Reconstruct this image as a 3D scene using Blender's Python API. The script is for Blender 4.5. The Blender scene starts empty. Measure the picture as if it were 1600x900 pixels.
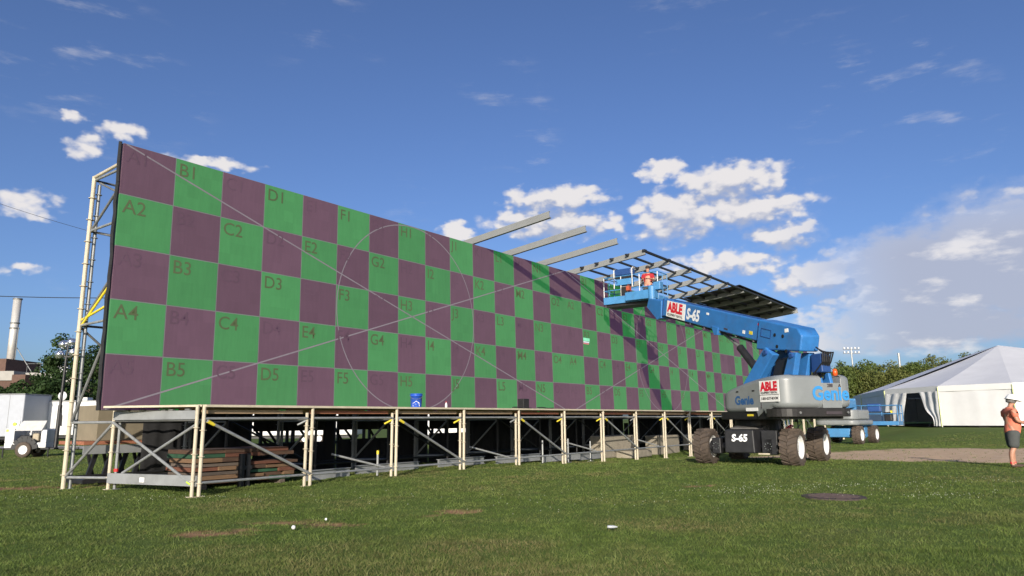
import bpy, math, random
import numpy as np
from mathutils import Vector, Matrix, Euler
random.seed(7); RNG = np.random.default_rng(11)
R = math.radians
SC = bpy.context.scene
COL = SC.collection

# ------------------------------------------------------------------ camera
cam_d = bpy.data.cameras.new('camera'); cam = bpy.data.objects.new('camera', cam_d); COL.objects.link(cam)
cam_d.sensor_width = 36; cam_d.lens = 1117.4 / 1600 * 36
cam_d.clip_start = 0.05; cam_d.clip_end = 6000
cam.matrix_world = (Matrix.Translation((0, 0, 1.40)) @ Matrix.Rotation(R(90) + 0.1823, 4, 'X') @ Matrix.Rotation(-0.0087, 4, 'Z'))
SC.camera = cam

# ------------------------------------------------------------------ exposure
SC.view_settings.view_transform = 'Standard'; SC.view_settings.look = 'None'
SC.view_settings.exposure = 0.55; SC.view_settings.gamma = 1.0; SC.view_settings.use_curve_mapping = False

# ------------------------------------------------------------------ light: low sun behind the camera
LDIR = Vector((0.73, 5.90, -1.72)).normalized()          # the way the light travels
SUN_EL = math.asin(-LDIR.z); SUN_AZ = math.atan2(-LDIR.x, -LDIR.y)
sd = bpy.data.lights.new('sun', 'SUN'); so = bpy.data.objects.new('sun', sd); COL.objects.link(so)
sd.energy = 4.3; sd.angle = R(0.53); sd.color = (1.0, 0.91, 0.78)
so.rotation_euler = LDIR.to_track_quat('-Z', 'Y').to_euler(); so.location = (0, -30, 30)

W = bpy.data.worlds.new('World'); SC.world = W; W.use_nodes = True
W.cycles.sampling_method = 'NONE'
def build_world():
    nt = W.node_tree; nt.nodes.clear(); N = nt.nodes.new; L = nt.links.new
    out = N('ShaderNodeOutputWorld'); bg = N('ShaderNodeBackground'); bg.inputs[1].default_value = 0.104
    sky = N('ShaderNodeTexSky'); sky.sky_type = 'NISHITA'; sky.sun_disc = False
    sky.sun_elevation = SUN_EL; sky.sun_rotation = SUN_AZ; sky.air_density = 0.8; sky.dust_density = 2.0; sky.ozone_density = 4.5; sky.altitude = 0
    hs = N('ShaderNodeHueSaturation'); hs.inputs['Hue'].default_value = .508; L(sky.outputs[0], hs.inputs['Color'])
    def M(op, a, b=None, c=None, clamp=False):
        n = N('ShaderNodeMath'); n.operation = op; n.use_clamp = clamp
        for i, x in enumerate((a, b, c)):
            if x is None: continue
            if isinstance(x, (int, float)): n.inputs[i].default_value = x
            else: L(x, n.inputs[i])
        return n.outputs[0]
    def smooth(x, lo, hi):
        n = N('ShaderNodeMapRange'); n.interpolation_type = 'SMOOTHSTEP'; L(x, n.inputs[0]); n.inputs[1].default_value = lo; n.inputs[2].default_value = hi; return n.outputs[0]
    def vm(op, a, b, c=None):
        n = N('ShaderNodeVectorMath'); n.operation = op
        for i, x in enumerate((a, b, c)):
            if x is None: continue
            if isinstance(x, tuple): n.inputs[i].default_value = x
            else: L(x, n.inputs[i])
        return n.outputs[0]
    def noise(vec, scale, detail, rough=0.55):
        n = N('ShaderNodeTexNoise'); n.inputs['Scale'].default_value = scale; n.inputs['Detail'].default_value = detail; n.inputs['Roughness'].default_value = rough
        L(vec, n.inputs['Vector']); return n
    tc = N('ShaderNodeTexCoord'); sp = N('ShaderNodeSeparateXYZ'); L(tc.outputs['Generated'], sp.inputs[0])
    az = M('MULTIPLY', M('ARCTAN2', sp.outputs[0], sp.outputs[1]), 57.2958)
    el = M('MULTIPLY', M('ARCSINE', sp.outputs[2]), 57.2958)
    cb = N('ShaderNodeCombineXYZ'); L(az, cb.inputs[0]); L(el, cb.inputs[1])
    # cloud heaps: azimuth, elevation, half width, half height (degrees), thickness
    BL = [(-29.9,20.1,1.5,.62,.66),(-32.3,18.9,1.05,.95,.66),(-33,20.6,.8,.4,.6),(-23.6,18.9,3.0,.5,.66),(-35.2,14.5,2.2,.8,.72),(-35.3,10.1,1.5,.4,.6),
      (3.6,17.4,3.9,1.05,1),(3.6,15.5,4.9,1.25,1),(-4.3,14.95,1.4,.75,.95),(12.5,19.26,1.6,.72,1),(17.7,17.9,4.2,1.35,1),(13.6,15.6,3.6,1.9,1),(18.6,15.6,4.4,1.2,1),(21.4,13.6,2.4,1.05,1),(17.4,11.8,4.4,1.0,.8),
      (24.0,10.0,3.9,1.4,1),(30,9.5,7,2.9,1),(36,10.3,6,3.9,1),(29.0,6.2,7.5,1.6,1),
      # the same kind of clouds go on round the rest of the sky
      (54,10,8,2.4,1),(78,13,7,1.7,1),(112,10,8,2,1),(150,12,7,1.7,1),(-52,12,5,1.2,1),(-84,13,7,1.6,1),(-125,11,7,1.7,1),(-162,12,7,1.6,1)]
    st = vm('MULTIPLY', cb.outputs[0], (1, 1.55, 1))
    wn = noise(st, 0.5, 3, .5); wn2 = noise(st, 1.8, 2, .45)
    warp = vm('ADD', vm('MULTIPLY_ADD', wn.outputs['Color'], (2.2, 1.3, 0), (-1.1, -.65, 0)), vm('MULTIPLY_ADD', wn2.outputs['Color'], (.7, .45, 0), (-.35, -.22, 0)))
    wv = vm('ADD', cb.outputs[0], warp)
    def heaps(v, lst, k):
        acc = None
        for a, e, ra, re, s in lst:
            q = vm('MULTIPLY_ADD', v, (1 / (ra * k), 1 / (re * k), 0), (-a / (ra * k), -e / (re * k), 0))
            g = N('ShaderNodeTexGradient'); g.gradient_type = 'SPHERICAL'; L(q, g.inputs[0]); o = g.outputs['Fac']
            if s < 1: o = M('MULTIPLY', o, s)
            acc = o if acc is None else M('MAXIMUM', acc, o)
        return acc
    h0 = heaps(wv, BL, 1.6)
    f0 = noise(st, 0.62, 5, .50); f1 = noise(vm('ADD', st, (.2, .9, 0)), 0.62, 3, .48)
    def billow(v):
        n = N('ShaderNodeTexVoronoi'); n.voronoi_dimensions = '2D'; n.feature = 'SMOOTH_F1'; n.inputs['Scale'].default_value = .62; n.inputs['Detail'].default_value = 1.6; n.inputs['Roughness'].default_value = .45; n.inputs['Smoothness'].default_value = .35
        L(v, n.inputs['Vector']); return n.outputs['Distance']
    wst = vm('ADD', st, vm('MULTIPLY', warp, (.35, .35, 0)))
    b0 = billow(wst)
    puff = M('ADD', M('MULTIPLY', M('SUBTRACT', .66, b0), .50), M('MULTIPLY', M('SUBTRACT', f0.outputs['Fac'], 0.5), .95))
    d0 = M('ADD', h0, M('MULTIPLY', puff, M('MULTIPLY', M('MINIMUM', h0, 0.3), 3.0)))
    BIG = [b for b in BL[6:16] if b[2] * b[3] > 2.5]
    h1 = heaps(vm('ADD', wv, (0, .8, 0)), BIG, 1.6)
    # shaded undersides: the heap is thicker just above than here, and the billows turn away
    under = M('ADD', M('SUBTRACT', h1, h0), M('ADD', M('MULTIPLY', M('SUBTRACT', f1.outputs['Fac'], f0.outputs['Fac']), 1.1), M('MULTIPLY', M('SUBTRACT', b0, .60), .5)))
    sh = smooth(under, -.26, .30)
    bank = M('MULTIPLY', smooth(az, 20, 30), smooth(el, 17.5, 11))
    soft = M('MULTIPLY', smooth(M('ADD', h0, M('MULTIPLY', M('SUBTRACT', f0.outputs['Fac'], .5), .55)), .06, .50), M('MULTIPLY', bank, .95))
    am = N('ShaderNodeMapRange'); am.interpolation_type = 'SMOOTHSTEP'; L(d0, am.inputs[0]); am.inputs[1].default_value = .13; L(M('ADD', M('MULTIPLY', sh, .35), .56), am.inputs[2])
    alpha = M('MAXIMUM', M('MULTIPLY', am.outputs[0], M('SUBTRACT', 1, M('MULTIPLY', bank, .6))), soft)
    # thin high streaks
    ci = noise(vm('MULTIPLY', cb.outputs[0], (.16, .62, 1)), 1.0, 6, .62); cm = noise(cb.outputs[0], .07, 2)
    cirrus = M('MULTIPLY', M('MULTIPLY', smooth(ci.outputs['Fac'], .53, .80), smooth(cm.outputs['Fac'], .46, .62)), .42)
    alpha = M('MAXIMUM', alpha, cirrus)
    bn = noise(vm('MULTIPLY', cb.outputs[0], (1, 2.6, 1)), 0.22, 6, .55)
    shade = M('MAXIMUM', sh, M('MULTIPLY', bank, smooth(bn.outputs['Fac'], .68, .50)), clamp=True)
    cc = N('ShaderNodeMix'); cc.data_type = 'RGBA'; L(shade, cc.inputs[0]); cc.inputs[6].default_value = (5.7, 5.45, 5.35, 1); cc.inputs[7].default_value = (3.0, 3.2, 3.95, 1)
    mx = N('ShaderNodeMix'); mx.data_type = 'RGBA'; L(M('MULTIPLY', alpha, 0.93), mx.inputs[0]); L(hs.outputs[0], mx.inputs[6]); L(cc.outputs[2], mx.inputs[7])
    L(mx.outputs[2], bg.inputs[0]); L(bg.outputs[0], out.inputs[0])
build_world()

# ------------------------------------------------------------------ helpers
def MAT(name, col, rough=0.6, metal=0.0, var=0.12, scale=6.0, bump=0.0, bscale=40.0, col2=None, emit=None, estr=1.0, spec=0.5, stretch=(1, 1, 1), dirt=0.0, coat=0.0, world=False):
    m = bpy.data.materials.new(name); m.use_nodes = True; nt = m.node_tree; N = nt.nodes.new; L = nt.links.new
    b = nt.nodes['Principled BSDF']; b.inputs['Roughness'].default_value = rough; b.inputs['Metallic'].default_value = metal
    b.inputs['Specular IOR Level'].default_value = spec; b.inputs['Coat Weight'].default_value = coat
    if world: vec = N('ShaderNodeNewGeometry').outputs['Position']
    else: vec = N('ShaderNodeTexCoord').outputs['Object']
    mp = N('ShaderNodeMapping'); mp.inputs['Scale'].default_value = stretch; L(vec, mp.inputs[0])
    n = N('ShaderNodeTexNoise'); n.inputs['Scale'].default_value = scale; n.inputs['Detail'].default_value = 6; n.inputs['Roughness'].default_value = 0.65; L(mp.outputs[0], n.inputs['Vector'])
    cr = N('ShaderNodeValToRGB'); c2 = col2 if col2 else tuple(min(1, c * (1 + var)) for c in col)
    c1 = col if col2 else tuple(c * (1 - var) for c in col)
    cr.color_ramp.elements[0].position = 0.34; cr.color_ramp.elements[1].position = 0.66
    cr.color_ramp.elements[0].color = (*c1, 1); cr.color_ramp.elements[1].color = (*c2, 1); L(n.outputs['Fac'], cr.inputs[0])
    oi = N('ShaderNodeObjectInfo'); hv = N('ShaderNodeHueSaturation'); mr = N('ShaderNodeMapRange'); L(oi.outputs['Random'], mr.inputs[0])
    mr.inputs[3].default_value = 1 - var * 0.7; mr.inputs[4].default_value = 1 + var * 0.7; L(mr.outputs[0], hv.inputs['Value']); L(cr.outputs[0], hv.inputs['Color'])
    c = hv.outputs[0]
    if dirt:
        n3 = N('ShaderNodeTexNoise'); n3.inputs['Scale'].default_value = scale * 0.6; n3.inputs['Detail'].default_value = 9; n3.inputs['Roughness'].default_value = 0.75; L(vec, n3.inputs['Vector'])
        r3 = N('ShaderNodeMapRange'); L(n3.outputs['Fac'], r3.inputs[0]); r3.inputs[1].default_value = 0.5; r3.inputs[2].default_value = 0.75; r3.inputs[4].default_value = dirt
        mxd = N('ShaderNodeMix'); mxd.data_type = 'RGBA'; L(r3.outputs[0], mxd.inputs[0]); L(c, mxd.inputs[6]); mxd.inputs[7].default_value = (0.10, 0.075, 0.05, 1); c = mxd.outputs[2]
    L(c, b.inputs['Base Color'])
    rr = N('ShaderNodeMapRange'); L(n.outputs['Fac'], rr.inputs[0]); rr.inputs[3].default_value = max(0.02, rough - 0.1); rr.inputs[4].default_value = min(1, rough + 0.12); L(rr.outputs[0], b.inputs['Roughness'])
    if bump:
        n2 = N('ShaderNodeTexNoise'); n2.inputs['Scale'].default_value = bscale; n2.inputs['Detail'].default_value = 4; L(mp.outputs[0], n2.inputs['Vector'])
        bp = N('ShaderNodeBump'); bp.inputs['Strength'].default_value = bump; bp.inputs['Distance'].default_value = 0.02; L(n2.outputs['Fac'], bp.inputs['Height']); L(bp.outputs[0], b.inputs['Normal'])
    if emit:
        b.inputs['Emission Color'].default_value = (*emit, 1); b.inputs['Emission Strength'].default_value = estr
    return m

class MB:
    def __init__(s, M=None): s.v = []; s.f = []; s.M = M
    def add(s, vs, fs):
        k = len(s.v)
        for p in vs:
            p = Vector(p); s.v.append(tuple(s.M @ p) if s.M is not None else tuple(p))
        s.f += [tuple(k + i for i in f) for f in fs]; return s
    BF = [(0, 3, 2, 1), (4, 5, 6, 7), (0, 1, 5, 4), (1, 2, 6, 5), (2, 3, 7, 6), (3, 0, 4, 7)]
    def box(s, x0, x1, y0, y1, z0, z1):
        return s.add([(x0, y0, z0), (x1, y0, z0), (x1, y1, z0), (x0, y1, z0), (x0, y0, z1), (x1, y0, z1), (x1, y1, z1), (x0, y1, z1)], MB.BF)
    def hexa(s, pts): return s.add(pts, MB.BF)
    def bar(s, p, q, w, h, up=(0, 0, 1), w2=None, h2=None):
        p, q = Vector(p), Vector(q); d = (q - p).normalized(); a = d.cross(Vector(up))
        if a.length < 1e-4: a = d.cross(Vector((1, 0, 0)))
        a.normalize(); b = a.cross(d).normalized(); w2 = w2 or w; h2 = h2 or h
        vs = []
        for c, ww, hh in ((p, w, h), (q, w2, h2)):
            vs += [c - a * ww / 2 - b * hh / 2, c + a * ww / 2 - b * hh / 2, c + a * ww / 2 + b * hh / 2, c - a * ww / 2 + b * hh / 2]
        return s.add(vs, [(3, 2, 1, 0), (4, 5, 6, 7), (0, 1, 5, 4), (1, 2, 6, 5), (2, 3, 7, 6), (3, 0, 4, 7)])
    def tube(s, p, q, r, n=8, r2=None, cap=True):
        p, q = Vector(p), Vector(q); d = (q - p).normalized(); a = d.orthogonal().normalized(); b = d.cross(a); r2 = r if r2 is None else r2
        vs = [];
        for c, rr in ((p, r), (q, r2)):
            for i in range(n):
                t = 2 * math.pi * i / n; vs.append(c + a * math.cos(t) * rr + b * math.sin(t) * rr)
        fs = [(i, (i + 1) % n, n + (i + 1) % n, n + i) for i in range(n)]
        if cap: fs += [tuple(range(n - 1, -1, -1)), tuple(range(n, 2 * n))]
        return s.add(vs, fs)
    def path(s, pts, r, n=6):
        for a, b in zip(pts[:-1], pts[1:]): s.tube(a, b, r, n)
        return s
    def lathe(s, prof, n=20, o=(0, 0, 0), ax='z'):
        vs = []; k = len(prof)
        for i in range(n):
            t = 2 * math.pi * i / n
            for rr, h in prof:
                x, y = rr * math.cos(t), rr * math.sin(t)
                p = (x, y, h) if ax == 'z' else (h, x, y) if ax == 'x' else (y, h, x)
                vs.append((p[0] + o[0], p[1] + o[1], p[2] + o[2]))
        fs = [(i * k + j, ((i + 1) % n) * k + j, ((i + 1) % n) * k + j + 1, i * k + j + 1) for i in range(n) for j in range(k - 1)]
        return s.add(vs, fs)
    def prism(s, poly, a0, a1, ax='z'):
        n = len(poly); vs = []
        for h in (a0, a1):
            for x, y in poly: vs.append((x, y, h) if ax == 'z' else (h, x, y) if ax == 'x' else (x, h, y))
        fs = [(i, (i + 1) % n, n + (i + 1) % n, n + i) for i in range(n)] + [tuple(range(n - 1, -1, -1)), tuple(range(n, 2 * n))]
        return s.add(vs, fs)
    def ball(s, c, r, n=8, m=6, sz=(1, 1, 1)):
        vs = []; fs = []
        for j in range(m + 1):
            ph = math.pi * j / m
            for i in range(n):
                t = 2 * math.pi * i / n
                vs.append((c[0] + r * sz[0] * math.sin(ph) * math.cos(t), c[1] + r * sz[1] * math.sin(ph) * math.sin(t), c[2] + r * sz[2] * math.cos(ph)))
        for j in range(m):
            for i in range(n): fs.append((j * n + i, (j + 1) * n + i, (j + 1) * n + (i + 1) % n, j * n + (i + 1) % n))
        return s.add(vs, fs)
    def mesh(s, name):
        me = bpy.data.meshes.new(name); me.from_pydata(s.v, [], s.f); me.validate(); 
        import bmesh
        bm = bmesh.new(); bm.from_mesh(me); bmesh.ops.recalc_face_normals(bm, faces=bm.faces); bm.to_mesh(me); bm.free()
        return me
    def build(s, name, mat, parent=None, smooth=False, bevel=0, seg=2):
        return mobj(name, s.mesh(name), mat, parent, smooth, bevel, seg)

def mobj(name, me, mat, parent=None, smooth=False, bevel=0, seg=2):
    o = bpy.data.objects.new(name, me); COL.objects.link(o)
    if mat is not None and not me.materials: me.materials.append(mat)
    if parent is not None: o.parent = parent
    if smooth:
        for p in me.polygons: p.use_smooth = True
    if bevel:
        b = o.modifiers.new('bevel', 'BEVEL'); b.width = bevel; b.segments = seg; b.limit_method = 'ANGLE'; b.angle_limit = R(40); b.use_clamp_overlap = seg < 6
        if smooth or seg > 2:
            for p in me.polygons: p.use_smooth = True
            w = o.modifiers.new('wn', 'WEIGHTED_NORMAL')
    return o
def empty(name, loc=(0, 0, 0), rz=0.0):
    o = bpy.data.objects.new(name, None); COL.objects.link(o); o.location = loc; o.rotation_euler = (0, 0, rz); o.empty_display_size = 0.3; return o
def tag(o, label, cat, group=None):
    o['label'] = label; o['category'] = cat
    if group: o['group'] = group
    return o
def structure(o): o['kind'] = 'structure'; return o
def stuff(o, label=None):
    o['kind'] = 'stuff'
    if label: o['label'] = label
    return o
_txt = {}
def text_mesh(s, size, bold=0.0, shear=0.0, sx=1.0, align='LEFT'):
    k = (s, size, bold, shear, sx, align)
    if k in _txt: return _txt[k]
    c = bpy.data.curves.new('t', 'FONT'); c.body = s; c.size = size; c.offset = bold; c.shear = shear; c.resolution_u = 3; c.align_x = align; c.fill_mode = 'FRONT' if hasattr(c, 'fill_mode') else c.fill_mode
    o = bpy.data.objects.new('t', c); COL.objects.link(o)
    dg = bpy.context.evaluated_depsgraph_get(); me = bpy.data.meshes.new_from_object(o.evaluated_get(dg)); me.name = 'lettering'
    bpy.data.objects.remove(o); bpy.data.curves.remove(c)
    me.materials.clear()
    if sx != 1:
        for v in me.vertices: v.co.x *= sx
    _txt[k] = me; return me
def text_on(s, size, mat, parent, origin, xdir, ydir, name='lettering', **kw):
    """flat lettering with its lower left corner at origin, running along xdir, its top towards ydir"""
    me = text_mesh(s, size, **kw).copy(); me.materials.append(mat)
    o = bpy.data.objects.new(name, me); COL.objects.link(o); o.parent = parent
    x = Vector(xdir).normalized(); y = Vector(ydir).normalized(); z = x.cross(y)
    m = Matrix((x, y, z)).transposed().to_4x4(); m.translation = Vector(origin); o.matrix_local = m; return o

# ------------------------------------------------------------------ the plan: scaffold frame, local x = along the wall, local y = away from the camera
TH = 0.6468; U = Vector((math.sin(TH), math.cos(TH), 0)); V = Vector((-math.cos(TH), math.sin(TH), 0)); RZ = math.atan2(U.y, U.x)
P0 = Vector((-6.0229, 14.1461, 0)); BAY = 2.572; DECK = 1.733
def wp(a, b, z=0.0): p = P0 + U * a + V * b; return Vector((p.x, p.y, z))
CTRL = [(*(wp(i * BAY, 0)[:2]), z) for i, z in enumerate([0, .016, .041, .072, .033, -.047, -.117, -.174, -.222, -.259])]
CTRL += [(*wp(-.6, 2.4)[:2], .1), (*wp(-1.05, 3.4)[:2], .07), (*wp(12.6, -7.3)[:2], .12), (*wp(12.6, -5)[:2], .12), (*wp(15, -7.3)[:2], .12), (*wp(15, -5)[:2], .12),
         (12.7, 18.6, .1), (-21, 31.6, .0), (18.5, 39, -.05), (31, 53, .6), (31, 60, .58), (34, 49, .6), (45, 60, .6), (35, 72, .6), (40, 45, .5), (-28, 44, .15), (-60, 90, .6), (-20, 20, 0), (-10.6, 16, 0), (0, 0, 0), (-5, 6, 0), (5, 6, 0), (0, 10, 0), (5, 13, .03), (10, 12, .05), (20, 20, .1), (-12, 10, 0), (12, 5, 0), (60, 60, .6), (60, 115, .8), (18, 31.5, .05), (wp(40, 0).x, wp(40, 0).y, -.3), (wp(51, 0).x, wp(51, 0).y, -.3), (wp(25, 12).x, wp(25, 12).y, -.2), (0, -40, 0), (-80, 0, 0), (80, 0, .2), (0, 150, .3), (-100, 200, .8), (150, 200, .8)]
CA = np.array(CTRL)
def gzv(x, y):
    x = np.asarray(x, float); y = np.asarray(y, float); num = np.zeros_like(x); den = np.zeros_like(x)
    for cx, cy, cz in CTRL:
        w = 1.0 / ((x - cx) ** 2 + (y - cy) ** 2 + 2.0) ** 1.6; num = num + w * cz; den = den + w
    return num / den
def gz(x, y): return float(gzv(x, y))
def gw(a, b): p = wp(a, b); return gz(p.x, p.y)

# ------------------------------------------------------------------ materials
m_cream = MAT('cream_lit_steel', (.50, .44, .33), .5, 0.0, .10, 4, dirt=.35)  # warm sunlight on the steel and edge boards is put into this cream
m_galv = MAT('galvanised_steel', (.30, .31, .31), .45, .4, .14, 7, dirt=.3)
m_galvd = MAT('dull_and_shaded_galvanised_steel', (.17, .175, .175), .55, .3, .15, 6, dirt=.4)  # darker copy of galvanised steel; under the stage its tone also paints shade
m_alu = MAT('aluminium_beam', (.27, .28, .285), .5, .25, .10, 3, dirt=.25)
m_beam = MAT('mill_aluminium', (.225, .23, .225), .5, .2, .05, 1.5)
m_black = MAT('black_steel', (.014, .014, .016), .5, .1, .2, 5)
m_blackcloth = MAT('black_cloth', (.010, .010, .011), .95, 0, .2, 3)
m_deckwood = MAT('deck_plywood', (.34, .24, .15), .75, 0, .2, 4, stretch=(1, 8, 8))
m_deckred = MAT('red_brown_board', (.26, .10, .055), .75, 0, .25, 4, stretch=(1, 8, 8))
m_yellow = MAT('yellow_paint', (.70, .56, .04), .5, 0, .1, 8)
m_red = MAT('red_paint', (.55, .03, .03), .5, 0, .1, 8)
m_white = MAT('white_paint', (.62, .62, .62), .45, 0, .05, 3, dirt=.12)
m_lime = MAT('lime_sticker', (.45, .70, .05), .5, 0, .05)
m_concrete = MAT('concrete_block', (.26, .23, .18), .9, 0, .14, 5, bump=.4, bscale=60, dirt=.3)
m_blue = MAT('blue_machine_paint', (.030, .160, .43), .45, 0.0, .10, 3, dirt=.30, coat=.1)
m_bluelt = MAT('light_blue_machine_paint', (.055, .205, .42), .5, 0.0, .10, 3, dirt=.25, coat=.05)
m_bluedk = MAT('dark_blue_machine_paint', (.018, .06, .20), .45, 0.0, .08, 3)
m_grey = MAT('grey_fibreglass', (.195, .208, .212), .38, 0.0, .05, 2, dirt=.28, coat=.1)
m_rim = MAT('pale_grey_rim', (.58, .58, .57), .5, 0, .06, 5, dirt=.3)
m_tyre = MAT('dusty_rubber', (.050, .038, .030), .85, 0, .25, 9, bump=.3, bscale=50, col2=(.085, .062, .046))
m_sign = MAT('white_sign', (.80, .79, .76), .5, 0, .03)
m_signred = MAT('red_sign_print', (.62, .015, .035), .5, 0, .04)
m_signdk = MAT('dark_sign_print', (.05, .04, .045), .5, 0, .04)
m_logo = MAT('blue_logo_print', (.035, .22, .50), .45, 0, .04)
m_logodk = MAT('deep_blue_logo_print', (.02, .09, .24), .45, 0, .04)
m_whiteprint = MAT('white_print', (.80, .80, .80), .5, 0, .03)
m_orange = MAT('orange_beacon', (.75, .10, .02), .3, 0, .05)
m_chrome = MAT('bright_metal', (.75, .76, .78), .18, .9, .05)
m_hose = MAT('black_hose', (.015, .015, .016), .6, 0, .1)

# ------------------------------------------------------------------ ground
def path_edge(x):
    """near and far edge of the dirt path (world y) at world x"""
    near = 22.6 - (x - 9.8) * .52 if x < 14 else 20.4 - (x - 14) * .25
    far = 31.2 + 0.02 * (x - 14)
    return near, far
PATCH = [(-3.75, 9.55, .62, .30, 11), (-2.95, 10.42, .72, .24, -10), (-10.8, 16.1, 1.9, .55, 0), (3.8, 15.2, .30, .14, 0), (-.75, 11.5, .34, .16, 0), (5.35, 11.35, .26, .16, 0), (-9.1, 16.9, .8, .35, 20), (-1.2, 11.2, .14, .1, 0), (12.3, 17.6, .4, .16, 0)]
def noise2(x, y, s, seed=0):
    """cheap smooth value noise"""
    x = np.asarray(x, float) / s; y = np.asarray(y, float) / s
    xi = np.floor(x).astype(int); yi = np.floor(y).astype(int); fx = x - xi; fy = y - yi
    fx = fx * fx * (3 - 2 * fx); fy = fy * fy * (3 - 2 * fy)
    def h(a, b):
        n = (a * 374761393 + b * 668265263 + seed * 1442695041) & 0x7fffffff; n = ((n ^ (n >> 13)) * 1274126177) & 0x7fffffff
        return (n & 0xffff) / 65535.0
    return (h(xi, yi) * (1 - fx) + h(xi + 1, yi) * fx) * (1 - fy) + (h(xi, yi + 1) * (1 - fx) + h(xi + 1, yi + 1) * fx) * fy
def path_mask(x, y):
    x = np.asarray(x, float); y = np.asarray(y, float)
    near = np.where(x < 14, 22.9 - (x - 9.8) * .55, 20.6 - (x - 14) * .22); far = 31.3 + 0.02 * (x - 14)
    j = (noise2(x, y, 1.3, 3) - .5) * 1.0 + (noise2(x, y, .4, 4) - .5) * .6
    m = np.clip((y - near + j) / .5, 0, 1) * np.clip((far - y + j * 1.8) / .9, 0, 1) * np.clip((x - 6.5) / 1.5, 0, 1)
    return m
def patch_mask(x, y):
    x = np.asarray(x, float); y = np.asarray(y, float); m = np.zeros_like(x)
    for px, py, rx, ry, a in PATCH:
        c, s = math.cos(R(a)), math.sin(R(a)); dx = x - px; dy = y - py
        d = np.sqrt(((dx * c + dy * s) / rx) ** 2 + ((-dx * s + dy * c) / ry) ** 2)
        d = d + (noise2(x, y, .30, 6) - .5) * 1.1 + (noise2(x, y, .11, 7) - .5) * .8
        m = np.maximum(m, np.clip((1.05 - d) / .35, 0, 1))
    return m
def relief(x, y):
    x = np.asarray(x, float); y = np.asarray(y, float); f = np.clip((60 - np.hypot(x, y)) / 20, 0, 1)
    return f * ((noise2(x, y, 2.1, 1) - .5) * .04 + (noise2(x, y, .7, 2) - .5) * .026 + (noise2(x, y, .27, 5) - .5) * .020)
def spaced(lo, hi, a, b, step):
    c = list(np.arange(a, b + 1e-6, step)); x = a; s = step; left = []
    while x > lo: s *= 1.35; x -= s; left.append(max(x, lo))
    x = b; s = step; right = []
    while x < hi: s *= 1.35; x += s; right.append(min(x, hi))
    return np.array(left[::-1] + c + right)
def m_ground_mat():
    m = bpy.data.materials.new('lawn_soil'); m.use_nodes = True; nt = m.node_tree; N = nt.nodes.new; L = nt.links.new; b = nt.nodes['Principled BSDF']
    b.inputs['Roughness'].default_value = .95; b.inputs['Specular IOR Level'].default_value = .1
    pos = N('ShaderNodeNewGeometry').outputs['Position']
    def noise(sc, det=5):
        n = N('ShaderNodeTexNoise'); n.inputs['Scale'].default_value = sc; n.inputs['Detail'].default_value = det; n.inputs['Roughness'].default_value = .7; L(pos, n.inputs['Vector']); return n.outputs['Fac']
    def ramp(f, stops):
        r = N('ShaderNodeValToRGB'); e = r.color_ramp.elements
        while len(e) < len(stops): e.new(.5)
        for k, (p, c) in zip(e, stops): k.position = p; k.color = (*c, 1)
        L(f, r.inputs[0]); return r.outputs[0]
    def mix(f, a, c, mode='MIX'):
        x = N('ShaderNodeMix'); x.data_type = 'RGBA'; x.blend_type = mode
        for i, k in ((0, f), (6, a), (7, c)):
            if isinstance(k, (int, float)): x.inputs[i].default_value = k
            elif isinstance(k, tuple): x.inputs[i].default_value = (*k, 1)
            else: L(k, x.inputs[i])
        return x.outputs[2]
    g = ramp(noise(.35, 6), [(.30, (.105, .125, .038)), (.5, (.095, .145, .034)), (.7, (.125, .150, .048))])
    fine = ramp(noise(26, 6), [(.28, (.42, .42, .40)), (.72, (1.5, 1.45, 1.3))])
    g = mix(.85, g, fine, 'MULTIPLY')
    dirt = ramp(noise(3.0, 9), [(.3, (.46, .32, .20)), (.5, (.56, .40, .265)), (.72, (.62, .48, .34))])
    red = ramp(noise(6.0, 9), [(.3, (.17, .095, .05)), (.5, (.30, .17, .10)), (.7, (.20, .16, .075))])
    at = N('ShaderNodeAttribute'); at.attribute_name = 'path'; c = mix(at.outputs['Fac'], g, dirt)
    a2 = N('ShaderNodeAttribute'); a2.attribute_name = 'bare'; c = mix(a2.outputs['Fac'], c, red)
    L(c, b.inputs['Base Color'])
    bp = N('ShaderNodeBump'); bp.inputs['Strength'].default_value = .5; bp.inputs['Distance'].default_value = .02; L(noise(40, 5), bp.inputs['Height']); L(bp.outputs[0], b.inputs['Normal'])
    return m
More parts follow.
